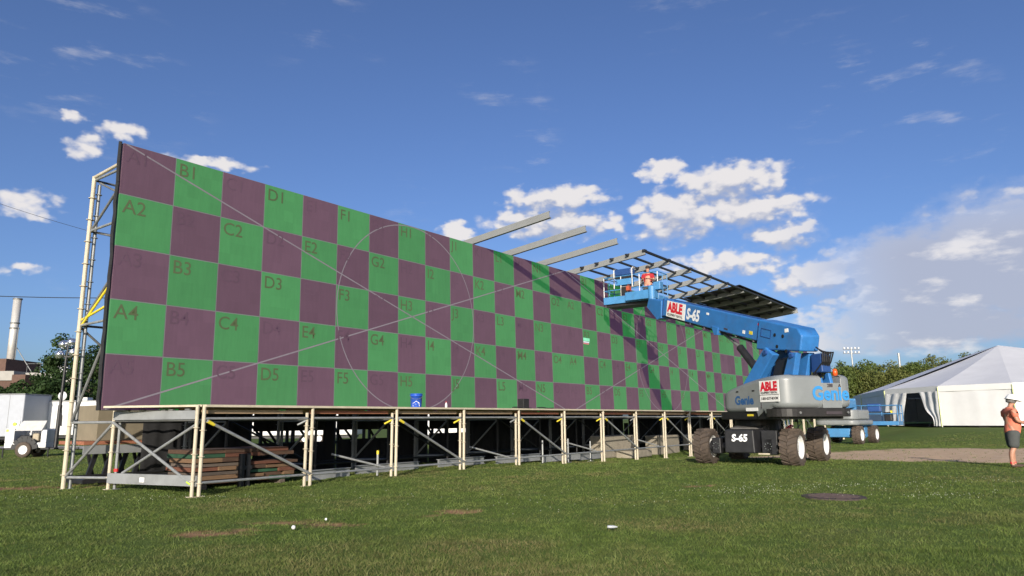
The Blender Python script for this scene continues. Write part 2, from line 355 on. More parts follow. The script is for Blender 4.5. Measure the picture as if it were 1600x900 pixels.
def build_ground():
    xs = spaced(-1800, 1800, -24, 34, .5); ys = spaced(-600, 2600, 3, 46, .5)
    # finer rows where the path and the bare patches show
    xs = np.unique(np.concatenate([xs, np.arange(-13, 22, .11)])); ys = np.unique(np.concatenate([ys, np.arange(5.5, 26, .11)]))
    X, Y = np.meshgrid(xs, ys); Z = gzv(X, Y) + relief(X, Y)
    pm = path_mask(X, Y); bm_ = patch_mask(X, Y); Z = Z - .02 * bm_ - .015 * pm
    ny, nx = X.shape; me = bpy.data.meshes.new('ground')
    idx = np.arange(nx * ny).reshape(ny, nx); q = np.stack([idx[:-1, :-1], idx[:-1, 1:], idx[1:, 1:], idx[1:, :-1]], -1).reshape(-1, 4)
    me.vertices.add(nx * ny); me.vertices.foreach_set('co', np.stack([X, Y, Z], -1).astype(np.float32).ravel())
    me.loops.add(q.size); me.loops.foreach_set('vertex_index', q.astype(np.int32).ravel())
    me.polygons.add(len(q)); me.polygons.foreach_set('loop_start', np.arange(0, q.size, 4, dtype=np.int32)); me.update(calc_edges=True)
    for nm, arr in (('path', pm), ('bare', bm_)):
        a = me.attributes.new(nm, 'FLOAT', 'POINT'); a.data.foreach_set('value', arr.astype(np.float32).ravel())
    me.polygons.foreach_set('use_smooth', np.ones(len(q), bool))
    structure(mobj('ground', me, m_ground_mat()))
build_ground()

def tri_mesh(name, verts, mat_, nper=3):
    """verts (n,3,3): loose triangles"""
    n = len(verts); me = bpy.data.meshes.new(name); me.vertices.add(n * nper); me.vertices.foreach_set('co', verts.astype(np.float32).ravel())
    me.loops.add(n * nper); me.loops.foreach_set('vertex_index', np.arange(n * nper, dtype=np.int32)); me.polygons.add(n)
    me.polygons.foreach_set('loop_start', np.arange(0, n * nper, nper, dtype=np.int32)); me.update(calc_edges=True); me.materials.append(mat_); return me
def m_grass_mat():
    m = bpy.data.materials.new('grass_blades'); m.use_nodes = True; nt = m.node_tree; N = nt.nodes.new; L = nt.links.new; b = nt.nodes['Principled BSDF']
    b.inputs['Roughness'].default_value = .6; b.inputs['Specular IOR Level'].default_value = .25
    pos = N('ShaderNodeNewGeometry').outputs['Position']
    def noise(sc, det=4):
        n = N('ShaderNodeTexNoise'); n.inputs['Scale'].default_value = sc; n.inputs['Detail'].default_value = det; n.inputs['Roughness'].default_value = .65; L(pos, n.inputs['Vector']); return n.outputs['Fac']
    r1 = N('ShaderNodeValToRGB'); e = r1.color_ramp.elements; e[0].position = .32; e[0].color = (.072, .114, .021, 1); e[1].position = .68; e[1].color = (.148, .195, .046, 1); L(noise(1.5, 8), r1.inputs[0])
    r2 = N('ShaderNodeValToRGB'); e = r2.color_ramp.elements; e[0].position = .50; e[0].color = (0, 0, 0, 1); e[1].position = .66; e[1].color = (1, 1, 1, 1); L(noise(.45, 8), r2.inputs[0])
    at = N('ShaderNodeAttribute'); at.attribute_name = 'dry'
    mm = N('ShaderNodeMath'); mm.operation = 'MULTIPLY_ADD'; L(r2.outputs[0], mm.inputs[0]); mm.inputs[1].default_value = .42; L(at.outputs['Fac'], mm.inputs[2]); mm.use_clamp = True
    mx = N('ShaderNodeMix'); mx.data_type = 'RGBA'; L(mm.outputs[0], mx.inputs[0]); L(r1.outputs[0], mx.inputs[6]); mx.inputs[7].default_value = (.19, .165, .070, 1)
    mot = N('ShaderNodeMapRange'); L(noise(4.5, 5), mot.inputs[0]); mot.inputs[1].default_value = .3; mot.inputs[2].default_value = .7; mot.inputs[3].default_value = .62; mot.inputs[4].default_value = 1.35
    hv = N('ShaderNodeHueSaturation'); L(mot.outputs[0], hv.inputs['Value']); L(mx.outputs[2], hv.inputs['Color']); mx = hv
    L(mx.outputs[0], b.inputs['Base Color'])
    tr = N('ShaderNodeBsdfTranslucent'); L(mx.outputs[0], tr.inputs[0]); ms = N('ShaderNodeMixShader'); ms.inputs[0].default_value = .25
    L(b.outputs[0], ms.inputs[1]); L(tr.outputs[0], ms.inputs[2]); L(ms.outputs[0], nt.nodes['Material Output'].inputs[0]); return m
def build_grass():
    n = 760000
    # distance drawn so that nearer turf is denser; blades widen a little with distance
    t = RNG.random(n); y0, y1 = 5.6, 46.0
    Y = y0 * (y1 / y0) ** (t ** 1.05); half = Y * .80 + 1.0; X = (RNG.random(n) * 2 - 1) * half
    keep = RNG.random(n) > np.clip(path_mask(X, Y) * 1.05 + patch_mask(X, Y) * .80, 0, .985); X, Y = X[keep], Y[keep]
    clump = noise2(X, Y, .22, 9) * .55 + noise2(X, Y, .6, 12) * .35 + noise2(X, Y, 1.9, 10) * .35
    k = RNG.random(len(X)) < np.clip(.30 + clump, 0, 1); X, Y, clump = X[k], Y[k], clump[k]; n = len(X)
    Z = gzv(X, Y) + relief(X, Y) - .010
    h = (.016 + .026 * RNG.random(n)) * (.55 + .75 * clump) * (1 + (RNG.random(n) < .025) * 1.2); w = (.0036 + .0030 * RNG.random(n)) * np.maximum(1, Y / 9)
    a = RNG.random(n) * 2 * np.pi; lean = (RNG.random((n, 2)) - .5) * 2.2 * h[:, None]
    base = np.stack([X, Y, Z], -1); d = np.stack([np.cos(a), np.sin(a), 0 * a], -1) * w[:, None]
    tip = base + np.stack([lean[:, 0], lean[:, 1], h], -1)
    me = tri_mesh('grass', np.stack([base - d, base + d, tip], 1), m_grass_mat())
    # straw blades gather where the sward is worn
    near = np.clip((9.5 - Y) / 4, 0, 1); worn = noise2(X, Y, 2.6, 21) * .55 + noise2(X, Y, .7, 22) * .45
    dry = np.clip((worn - .60 + .14 * near) * 4, 0, 1) * .7 * (RNG.random(n) < .8) + (RNG.random(n) < .05) * .6 + patch_mask(X, Y) * .9
    at = me.attributes.new('dry', 'FLOAT', 'POINT'); at.data.foreach_set('value', np.repeat(np.clip(dry, 0, 1), 3).astype(np.float32))
    stuff(mobj('grass', me, None), 'short green mown grass with dry straw patches')
build_grass()
def build_clover():
    b = MB(); m = MAT('white_clover', (.42, .44, .34), .8, 0, .1)
    spots = [(6.1, 14.3, 2.4, 1.0, 170), (4.2, 13.6, 1.2, .6, 80), (7.2, 12.7, 1.0, .4, 50), (-6.2, 13.6, 1.4, .5, 40), (-8.6, 13.4, 1.2, .4, 30), (2.0, 12.2, 2.5, 1.2, 35), (-1.5, 13.5, 3.0, 1.2, 30), (9.5, 15.5, 2.0, 1.0, 40)]
    for cx, cy, sx, sy, k in spots:
        for _ in range(k):
            x = random.gauss(cx, sx * .55); y = random.gauss(cy, sy * .55); z = gz(x, y) + random.uniform(.03, .06); r = random.uniform(.005, .009)
            b.add([(x - r, y, z), (x, y - r, z), (x + r, y, z), (x, y + r, z), (x, y, z + r), (x, y, z - r)], [(0, 1, 4), (1, 2, 4), (2, 3, 4), (3, 0, 4), (1, 0, 5), (2, 1, 5), (3, 2, 5), (0, 3, 5)])
    stuff(b.build('clover_flowers', m), 'tiny white clover flowers scattered through the lawn')
build_clover()

# ------------------------------------------------------------------ LED wall: three screens of 15 x 5 panels showing a test card
CW, CH = 1.162, 1.139; WU0 = -1.0384; WV0 = 1.996; WZ0 = 7.355 - 5 * CH; WTILT = -0.0226
def led_mat(name, emit, base=(.135, .128, .122)):
    m = bpy.data.materials.new(name); m.use_nodes = True; nt = m.node_tree; N = nt.nodes.new; L = nt.links.new; b = nt.nodes['Principled BSDF']
    b.inputs['Base Color'].default_value = (*base, 1); b.inputs['Roughness'].default_value = .62; b.inputs['Specular IOR Level'].default_value = .35
    tc = N('ShaderNodeTexCoord'); oi = N('ShaderNodeObjectInfo')
    ad = N('ShaderNodeVectorMath'); ad.operation = 'ADD'; L(tc.outputs['Object'], ad.inputs[0]); sc = N('ShaderNodeVectorMath'); sc.operation = 'SCALE'; L(oi.outputs['Location'], sc.inputs[0]); sc.inputs['Scale'].default_value = .73; L(sc.outputs[0], ad.inputs[1])
    mp = N('ShaderNodeMapping'); mp.inputs['Scale'].default_value = (7, 1, 1.1); L(ad.outputs[0], mp.inputs[0])
    n = N('ShaderNodeTexNoise'); n.inputs['Scale'].default_value = 1.6; n.inputs['Detail'].default_value = 7; n.inputs['Roughness'].default_value = .7; L(mp.outputs[0], n.inputs['Vector'])
    mr = N('ShaderNodeMapRange'); L(n.outputs['Fac'], mr.inputs[0]); mr.inputs[1].default_value = .25; mr.inputs[2].default_value = .75; mr.inputs[3].default_value = .92; mr.inputs[4].default_value = 1.08
    r2 = N('ShaderNodeMapRange'); L(oi.outputs['Random'], r2.inputs[0]); r2.inputs[3].default_value = .92; r2.inputs[4].default_value = 1.08
    mu = N('ShaderNodeMath'); mu.operation = 'MULTIPLY'; L(mr.outputs[0], mu.inputs[0]); L(r2.outputs[0], mu.inputs[1])
    sn = N('ShaderNodeVectorMath'); sn.operation = 'SNAP'; L(tc.outputs['Object'], sn.inputs[0]); sn.inputs[1].default_value = (CW / 4, 10, CH / 4)
    sa = N('ShaderNodeVectorMath'); sa.operation = 'ADD'; L(sn.outputs[0], sa.inputs[0]); L(oi.outputs['Location'], sa.inputs[1])
    wn = N('ShaderNodeTexWhiteNoise'); wn.noise_dimensions = '3D'; L(sa.outputs[0], wn.inputs['Vector'])
    r3 = N('ShaderNodeMapRange'); L(wn.outputs['Value'], r3.inputs[0]); r3.inputs[3].default_value = .955; r3.inputs[4].default_value = 1.045
    m2 = N('ShaderNodeMath'); m2.operation = 'MULTIPLY'; L(mu.outputs[0], m2.inputs[0]); L(r3.outputs[0], m2.inputs[1]); mu = m2
    b.inputs['Emission Color'].default_value = (*emit, 1); L(mu.outputs[0], b.inputs['Emission Strength'])
    hs = N('ShaderNodeHueSaturation'); hs.inputs['Color'].default_value = (*base, 1); L(mu.outputs[0], hs.inputs['Value']); L(hs.outputs[0], b.inputs['Base Color'])
    return m
m_ledg = led_mat('led_green', (.002, .104, .013), (.054, .096, .062)); m_ledp = led_mat('led_purple', (.022, .005, .027), (.088, .056, .060))
m_ledl = led_mat('led_grid_line', (.065, .075, .075), (.10, .095, .09)); m_ledx = led_mat('led_cross_line', (.085, .07, .09), (.11, .10, .10))
m_letg = led_mat('led_letter_on_green', (.022, .034, .005), (.056, .062, .044)); m_letp = led_mat('led_letter_on_purple', (.020, .005, .0245), (.080, .053, .056))
def build_screens():
    g = .011
    PM_ = {}
    for e, (l_, r_) in {'': (g, g), 'l': (.001, g), 'r': (g, .001)}.items():
        for c_, mt_ in (('g', m_ledg), ('p', m_ledp)):
            me_ = MB().box(l_, CW - r_, 0, .05, g, CH - g).mesh('panel'); me_.materials.append(mt_); PM_[c_ + e] = me_
    names = ['led screen at the near left end of the wall', 'led screen in the middle, under the lift shadow', 'led screen at the far end behind the lift boom']
    for k in range(3):
        root = empty('led_screen'); p = wp(WU0 + k * 15 * CW, WV0, WZ0); root.location = p; root.rotation_euler = (WTILT, 0, RZ)
        tag(root, 'green and purple checkered ' + names[k], 'led screen', 'led screens of the long wall')
        MB().box(0.004, 15 * CW - .004, .006, .05, .004, 5 * CH - .004).build('grid_backing', m_ledl, root)
        fr = MB()
        for i in range(16): fr.box(max(0, i * CW - .03), min(15 * CW, i * CW + .03), .052, .13, 0, 5 * CH)
        for j in range(6): fr.box(0, 15 * CW, .053, .129, max(0, j * CH - .03), min(5 * CH, j * CH + .03))
        fr.box(0.01, 15 * CW - .01, .0515, .075, .01, 5 * CH - .01)
        fr.build('cabinet_frame', m_black, root)
        for i in range(15):
            for j in range(5):
                green = (i + j) % 2 == 1
                o = mobj('panel', PM_[('g' if green else 'p') + ('l' if i == 0 else 'r' if i == 14 else '')], None, root); o.location = (i * CW, 0, (4 - j) * CH)
                text_on(chr(65 + i) + str(j + 1), .44, m_letg if green else m_letp, root, (i * CW + .07, -.0045, (4 - j) * CH + CH - .40), (1, 0, 0), (0, 0, 1), 'cell_letter', bold=.001)
        wd, ht = 15 * CW, 5 * CH
        for a, b in (((0, ht), (wd, 0)), ((0, 0), (wd, ht))):
            d = Vector((b[0] - a[0], b[1] - a[1])).normalized(); nrm = Vector((-d.y, d.x)) * .017; e = .02
            a2 = Vector(a) + d * .06; b2 = Vector(b) - d * .06
            MB().add([(a2.x - nrm.x, -.003, a2.y - nrm.y), (b2.x - nrm.x, -.003, b2.y - nrm.y), (b2.x + nrm.x, -.003, b2.y + nrm.y), (a2.x + nrm.x, -.003, a2.y + nrm.y)], [(0, 1, 2, 3)]).build('diagonal_line', m_ledx, root)
        cir = MB(); n = 96; ra = 2.5 * CW - .01; hz = 2.5 * CH - .01
        for i in range(n):
            t0, t1 = 2 * math.pi * i / n, 2 * math.pi * (i + 1) / n; q = []
            for t, f in ((t0, 1), (t1, 1), (t1, .989), (t0, .989)): q.append((wd / 2 + ra * f * math.cos(t), -.0022, ht / 2 + hz * f * math.sin(t)))
            cir.add(q, [(0, 1, 2, 3)])
        cir.build('circle_line', m_ledx, root)
        if k == 1:   # a small message box on the screen
            x, z = 1 * CW + .02, 2 * CH + CH - .62
            MB().box(x, x + .5, -.006, -.0055, z + .13, z + .26).build('message_bar', led_mat('led_mint', (.10, .55, .30)), root)
            MB().box(x, x + .42, -.006, -.0055, z, z + .045).build('message_line', led_mat('led_red', (.5, .05, .10)), root)
            MB().box(x, x + .46, -.006, -.0055, z + .065, z + .11).build('message_line', led_mat('led_white', (.5, .5, .6)), root)
        if k == 0:   # cable loom down the open end
            c = MB(); pts = [(-.05 + random.uniform(-.012, .012), .06 + random.uniform(-.02, .02), z) for z in np.linspace(0, ht + .02, 26)]
            c.path(pts, .035, 6); c.build('edge_cable', m_hose, root)
build_screens()

# ------------------------------------------------------------------ stage scaffold under and in front of the wall
NB = 20
def post_mesh(h, r=.030, ros=.5, z0=.25):
    b = MB().tube((0, 0, 0), (0, 0, h), r, 10); z = z0
    while z < h - .05: b.tube((0, 0, z - .006), (0, 0, z + .006), r * 1.85, 8); z += ros
    b.box(-.075, .075, -.075, .075, 0.0, .012); return b
def build_stage():
    root = empty('stage_scaffold', wp(0, 0, 0), RZ); tag(root, 'long cream and grey tube scaffold stage deck in front of the checkered wall', 'scaffold')
    for n in range(NB + 1):
        u0 = n * BAY; g0 = gw(u0, 0) - .01; du = .13 if n else -.0
        # a doubled pair of standards at every bay line
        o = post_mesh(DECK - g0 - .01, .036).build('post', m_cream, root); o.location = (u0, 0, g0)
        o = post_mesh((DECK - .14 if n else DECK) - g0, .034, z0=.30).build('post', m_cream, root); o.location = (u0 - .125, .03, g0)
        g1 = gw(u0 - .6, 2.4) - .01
        o = post_mesh(1.655 - g1, .034).build('post', m_cream if n == 0 else m_black, root); o.location = (u0 - .6, 2.4, g1)  # inner posts turn black: the darkness under the deck is in their colour
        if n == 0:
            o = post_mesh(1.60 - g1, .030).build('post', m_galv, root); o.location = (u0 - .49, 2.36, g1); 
            MB().tube((-.49, 2.36, .42), (-.49, 2.36, .48), .045, 10).build('red_collar', m_red, root)
        # cross ledgers front to back
        MB().tube((u0 - .02, .04, 1.45), (u0 - .58, 2.36, 1.45), .024).build('ledger', m_galvd, root)
    for n in range(NB):
        u0 = n * BAY; u1 = u0 + BAY
        MB().box(u0 + .004, u1 - .004, -.055, .10, DECK - .034, DECK + .012).build('edge_board', m_cream, root)
        MB().box(u0 + .04, u1 - .17, .13, .18, 1.575, 1.645).build('joist', [m_deckwood, m_deckred, m_deckwood, m_deckwood, m_deckred][n % 5], root)
        MB().box(u0 + .04, u1 - .17, 1.0, 1.05, 1.575, 1.69).build('joist', m_deckwood, root)
        for q in range(4):
            v0 = .105 + q * .47; s0 = -.28 * v0 if n == 0 else 0
            MB().box(u0 + .006, u1 - .006, v0, v0 + .462, 1.695, 1.727).build('deck_plank', m_deckwood, root)
        MB().tube((u0 + .03, -.0, 1.475), (u1 - .15, 0.0, 1.475), .026, 10).build('ledger', m_galv, root)
        MB().tube((u0 + .03, 0, .26), (u1 - .15, 0, .26), .027, 10).build('ledger', m_galv, root)
        MB().tube((u0 - .56, 2.4, 1.45), (u1 - .64, 2.4, 1.45), .024).build('ledger', m_black, root)  # inner row coloured black to paint in the under-stage shade
        MB().tube((u0 - .56, 2.4, .30), (u1 - .64, 2.4, .30), .024).build('ledger', m_black, root)
        if n % 2 == 0:
            MB().tube((u0 + .05, -.05, 1.43), (u1 - .07, -.05, .29), .030, 10).build('diagonal_brace', m_galv, root)
            MB().tube((u0 + .055, -.05, 1.425), (u0 + .20, -.05, 1.355), .033, 10).build('brace_end', m_yellow, root)
        else:
            MB().tube((u0 - .5, 2.36, 1.40), (u1 - .70, 2.36, .32), .026).build('diagonal_brace', m_black, root)  # inner brace blackened like the posts, shade put into its colour
            MB().tube((u0 + 1.3, .9, .62), (u1 - .15, .25, .27), .026, 10).build('diagonal_brace', m_galv, root)
        MB().tube((u1 - .32, .1, 1.33), (u1 - .16, .02, 1.42), .022).build('brace_stub', m_yellow if n % 3 else m_galv, root)
    # the open left end: slanting side with two aluminium beams and a cross of braces
    a, b = Vector((0, 0, 0)), Vector((-.6, 2.4, 0)); ov = Vector((-.02, -.0, 0))
    def on(t, z): p = a.lerp(b, t); return (p.x - .05, p.y, z)
    MB().add([(-.06, 0, DECK - .03), (.0, .11, DECK - .03), (.0, 1.98, DECK - .03), (-1.02, 1.975, DECK - .03), (-.06, 0, DECK + .010), (.0, .11, DECK + .010), (.0, 1.98, DECK + .010), (-1.02, 1.975, DECK + .010)], MB.BF).build('edge_board', m_cream, root)
    be = MB().bar(on(.04, 1.55), on(.97, 1.55), .05, .17)
    be.build('side_beam', m_alu, root)
    for t in (.12, .3, .38, .62, .8): 
        MB().bar(on(t, 1.655), on(t + .05, 1.655), .06, .03).build('beam_hook', m_galvd, root)
    MB().bar(on(.0, .30), on(.98, .30), .05, .20).build('side_beam', m_alu, root)
    MB().bar((on(.55, .30)[0] - .03, on(.55, .3)[1], .29), (on(.6, .30)[0] - .03, on(.6, .3)[1], .29), .012, .09).build('sticker', m_sign, root)
    MB().tube(on(.98, 1.42), on(.06, .24), .030, 10).build('diagonal_brace', m_galv, root)
    q0, q1 = on(.10, .28), on(.06, .235); MB().tube(q0, q1, .033, 10).build('brace_end', m_lime, root)
    MB().tube((on(.03, 1.44)[0] + .05, on(.03, 0)[1], 1.42), (on(.85, .42)[0] + .05, on(.85, 0)[1], .40), .028, 10).build('diagonal_brace', m_galv, root)
build_stage()

def build_backing():
    root = empty('wall_support_scaffold', wp(-1.05, 3.4, 0), RZ); tag(root, 'tall scaffold frame of cream posts and grey braces propping up the checkered wall from behind', 'scaffold')
    zs = [1.42, 3.49, 5.60, 6.78]
    for n in range(NB + 1):
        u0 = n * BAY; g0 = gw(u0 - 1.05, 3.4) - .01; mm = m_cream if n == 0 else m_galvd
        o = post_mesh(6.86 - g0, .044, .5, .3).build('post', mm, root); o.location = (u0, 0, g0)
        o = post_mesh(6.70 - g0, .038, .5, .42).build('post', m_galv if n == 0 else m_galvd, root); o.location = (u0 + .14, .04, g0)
        o = MB().tube((0, 0, 0), (0, 0, 5.6), .03, 8).build('rear_post', m_black, root); o.location = (u0 + .05, -1.12, 1.66)
        for z in zs[1:]:
            MB().tube((u0 + .02, -.02, z), (u0 + .05, -1.12, z + .02), .028, 8).build('ledger', m_galv, root)
        MB().tube((u0, -.0, 6.84), (u0 + .04, -1.14, 6.93), .036, 8).build('top_rail', mm, root)
        MB().tube((u0 + .02, -.05, zs[2]), (u0 + .05, -1.1, 6.35), .028, 8).build('diagonal_brace', m_galvd, root)
        MB().tube((u0 + .05, -1.1, 4.35), (u0 + .02, -.05, 3.52), .028, 8).build('diagonal_brace', m_galvd, root)
        MB().tube((u0 + .02, -.05, 1.45), (u0 + .05, -1.1, 3.0), .032, 8).build('diagonal_brace', m_galvd, root)
        MB().tube((u0 + .1, -.05, zs[3] - .05), (u0 + .35, -1.1, 6.2), .024, 8).build('diagonal_brace', m_galvd, root)
        MB().tube((u0 + .1, -.05, zs[2] - .02), (u0 + .55, -1.1, zs[2] - .3), .024, 8).build('diagonal_brace', m_galvd, root)
        MB().tube((u0 + .02, 0, 1.42), (u0 + .45, -1.0, 1.42), .028, 8).build('ledger', m_galv, root)
        MB().tube((u0 + .02, 0, .30), (u0 + .45, -1.0, .30), .028, 8).build('ledger', m_galv, root)
        MB().tube((u0 + .0, .0, .28), (u0 + .44, -1.0, 1.40), .030, 8).build('diagonal_brace', m_galvd, root)
        if n == 0:
            MB().tube((u0 + .02, -.05, zs[1] + .0), (u0 + .05, -1.1, 4.22), .026, 8).build('yellow_brace', m_yellow, root)
            MB().tube((u0 + .02, -.05, zs[1] + .12), (u0 + .05, -1.1, 3.82), .026, 8).build('yellow_brace', m_yellow, root)
        if n < NB:
            for z in zs + [.3]: MB().tube((u0 + .03, 0.02, z), (u0 + BAY - .05, .02, z), .026, 8).build('ledger', m_galvd if z > 2 else m_black, root)  # low ledgers black, painting the dark below deck level
            MB().tube((u0 + .05, .05, 1.45 if n % 2 else 3.45), (u0 + BAY - .05, .05, 3.45 if n % 2 else 1.45), .026, 8).build('diagonal_brace', m_galvd, root)
build_backing()

# added black sheets standing in for the dark space behind the scaffold feet, with gaps
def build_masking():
    root = empty('added_dark_drape', wp(0, 3.8, 0), RZ); tag(root, 'added black cloth standing in for the dark space behind the scaffold under the wall', 'drape')
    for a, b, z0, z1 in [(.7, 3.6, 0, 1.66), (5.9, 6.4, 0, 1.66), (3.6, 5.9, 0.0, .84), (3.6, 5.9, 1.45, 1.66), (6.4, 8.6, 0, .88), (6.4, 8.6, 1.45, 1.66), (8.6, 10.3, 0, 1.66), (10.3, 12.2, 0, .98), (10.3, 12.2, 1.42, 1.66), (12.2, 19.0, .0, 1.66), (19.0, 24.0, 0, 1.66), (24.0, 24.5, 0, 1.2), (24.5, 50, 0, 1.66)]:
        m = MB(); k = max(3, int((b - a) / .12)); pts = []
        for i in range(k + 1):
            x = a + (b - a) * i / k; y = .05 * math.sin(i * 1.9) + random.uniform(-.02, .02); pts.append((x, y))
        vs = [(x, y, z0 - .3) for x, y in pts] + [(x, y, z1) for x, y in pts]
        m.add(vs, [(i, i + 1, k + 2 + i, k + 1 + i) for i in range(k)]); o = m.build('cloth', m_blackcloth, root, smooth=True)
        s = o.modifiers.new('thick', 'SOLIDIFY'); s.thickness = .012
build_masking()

# ------------------------------------------------------------------ canopy beams and canopy
def channel(b, p, q, h=.205, w=.085, t=.014):
    """C channel, its web to the near side"""
    p, q = Vector(p), Vector(q); d = (q - p).normalized(); s = Vector((1, 0, 0)); up = s.cross(d).normalized()
    if up.z < 0: up = -up
    b.bar(p - s * (w / 2 - t / 2), q - s * (w / 2 - t / 2), t, h, up=up)
    for k in (-1, 1): b.bar(p + up * k * (h / 2 - t / 2) + s * .001, q + up * k * (h / 2 - t / 2) + s * .001, w - 2 * t, t, up=up)
    b.bar(p - up * (h / 2 + .012) - s * .0, q - up * (h / 2 + .012) - s * .0, w * 1.3, .02, up=up)
    return b
CU = [10.9 + 2.24 * k for k in range(13)]
BR, BT = (3.3, 7.335), (-.88, 7.80)          # (v, z) of beam root and beam tip centre line
def bz(v): return BR[1] + (v - BR[0]) / (BT[0] - BR[0]) * (BT[1] - BR[1])
for k in range(3):
    root = empty('canopy_beam', wp(CU[k], 3.3, 7.0), RZ)
    tag(root, ['bare steel channel beam jutting over the wall, nearest to the letter J1', 'middle of the three bare channel beams jutting over the wall top', 'bare steel channel beam over the wall beside the open canopy frame'][k], 'beam', 'bare canopy beams on the wall top')
    channel(MB(), (0, 0, .46), (0, BT[0] - BR[0], .46 + BT[1] - BR[1])).build('channel', m_beam, root)
    MB().box(-.08, .08, -.15, .15, 0.16, .345).build('mounting_bracket', m_galvd, root)
def build_canopy():
    root = empty('canopy', wp(CU[3], 3.3, 7.0), RZ); tag(root, 'canopy of grey beams, black purlins and dark roof sheets over the far wall', 'canopy')
    for k in range(3, 13):
        x = CU[k] - CU[3]
        channel(MB(), (x, 0, .46), (x, BT[0] - BR[0], .46 + BT[1] - BR[1])).build('channel_beam', m_beam, root)
        MB().box(x - .08, x + .08, -.15, .15, 0.16, .345).build('mounting_bracket', m_galvd, root)
    x1 = CU[12] - CU[3]
    for i, v in enumerate([-.86, -.15, .56, 1.27, 1.98]):
        z = bz(v) - 7.0 + .112; y = v - BR[0]
        MB().box(-.25 if i else -.12, x1 + .12, y - (.06 if i == 0 else .04), y + (.06 if i == 0 else .04), z, z + (.07 if i else .068)).build('purlin', m_black, root)
        for k in range(3, 13): MB().box(CU[k] - CU[3] - .10, CU[k] - CU[3] + .10, y - .055, y + .055, z + .071, z + .10).build('purlin_clip', m_black, root)
    for k in range(8, 12):
        xa, xb = CU[k] - CU[3] - (.0 if k > 8 else .9), CU[k + 1] - CU[3] - .02 + (.3 if k == 11 else 0)
        for v0, v1 in ((-1.0, .54), (.58, 2.05)):
            z0, z1 = bz(v0) - 7 + .24, bz(v1) - 7 + .24
            MB().hexa([(xa, v0 - BR[0], z0), (xb, v0 - BR[0], z0), (xb, v1 - BR[0], z1), (xa, v1 - BR[0], z1), (xa, v0 - BR[0], z0 + .03), (xb, v0 - BR[0], z0 + .03), (xb, v1 - BR[0], z1 + .03), (xa, v1 - BR[0], z1 + .03)]).build('roof_sheet', m_black, root)
    MB().bar((x1 + .33, BT[0] - BR[0] - .1, bz(-.95) - 7 + .10), (x1 + .33, -1.2, bz(2.1) - 7 + .10), .04, .26).build('end_fascia', m_alu, root)
build_canopy()

# ------------------------------------------------------------------ boom lift
def rrect(x0, x1, y0, y1, r, n=5):
    """rounded plan outline, r = four corner radii (x0y0, x1y0, x1y1, x0y1)"""
    pts = []
    for (cx, cy, a0), rr in zip(((x0, y0, 180), (x1, y0, 270), (x1, y1, 0), (x0, y1, 90)), r):
        ox = cx + rr * (1 if cx == x0 else -1); oy = cy + rr * (1 if cy == y0 else -1)
        for i in range(n + 1):
            t = R(a0 + 90 * i / n); pts.append((ox + rr * math.cos(t), oy + rr * math.sin(t)))
    return pts
def make_wheel(name, root, loc, side, dia=1.02, wid=.46, rim=True):
    """axis along local y; side = +1 when the outer face looks to +y"""
    w = empty(name); w.parent = root; w.location = loc
    ra = dia / 2; hw = wid / 2; b = MB()
    b.lathe([(ra * .60, -hw * .92), (ra * .80, -hw), (ra * .90, -hw * .94), (ra * .915, -hw * .7), (ra * .915, hw * .7), (ra * .90, hw * .94), (ra * .80, hw), (ra * .60, hw * .92)], 36, ax='y')
    nl = 17
    for i in range(nl):           # chevron lugs, two half bars that meet off centre
        for s in (-1, 1):
            t0 = 2 * math.pi * (i + (.5 if s > 0 else 0)) / nl; t1 = t0 + .20; dw = .17
            vs = []
            for t, y in ((t0, s * hw * -.05), (t0 + dw, s * hw * -.05), (t1 + dw, s * hw * 1.0), (t1, s * hw * 1.0)):
                r0 = ra * .90 if abs(y) < hw * .9 else ra * .84; r1 = ra if abs(y) < hw * .9 else ra * .965
                vs.append((r0 * math.sin(t), y, r0 * math.cos(t))); vs.append((r1 * math.sin(t), y, r1 * math.cos(t)))
            b.add([vs[0], vs[2], vs[4], vs[6], vs[1], vs[3], vs[5], vs[7]], MB.BF)
    b.build('tyre', m_tyre, w)
    m = MB(); o = side
    m.lathe([(ra * .62, o * hw * .90), (ra * .60, o * hw * .93), (ra * .56, o * hw * .80), (ra * .50, o * hw * .45), (ra * .22, o * hw * .38), (ra * .20, o * hw * .60), (.001, o * hw * .62)], 28, ax='y')
    m.lathe([(ra * .62, -o * hw * .90), (ra * .56, -o * hw * .80), (ra * .50, -o * hw * .2), (.001, -o * hw * .1)], 28, ax='y')
    m.build('rim', m_rim, w, smooth=False)
    m = MB()
    for i in range(9):
        t = 2 * math.pi * i / 9; c = (ra * .34 * math.cos(t), o * hw * .40, ra * .34 * math.sin(t)); m.tube(c, (c[0], o * hw * .47, c[2]), .016, 6)
    m.build('lug_nuts', m_galvd, w)
    return w
def sign_plate(root, o, x, y, w, h, lines, mat_back=None):
    """white plate; o lower left corner, x along, y up; lines = (text, size, dx, dy, material, bold)"""
    x, y, o = Vector(x).normalized(), Vector(y).normalized(), Vector(o); n = x.cross(y)
    p = MB(); q = [o, o + x * w, o + x * w + y * h, o + y * h]; p.hexa([c - n * .004 for c in q] + [c + n * .004 for c in q]).build('sign_plate', mat_back or m_sign, root)
    for t, s, dx, dy, mt, bd in lines: text_on(t, s, mt, root, o + x * dx + y * dy + n * .007, x, y, 'sign_lettering', bold=bd)
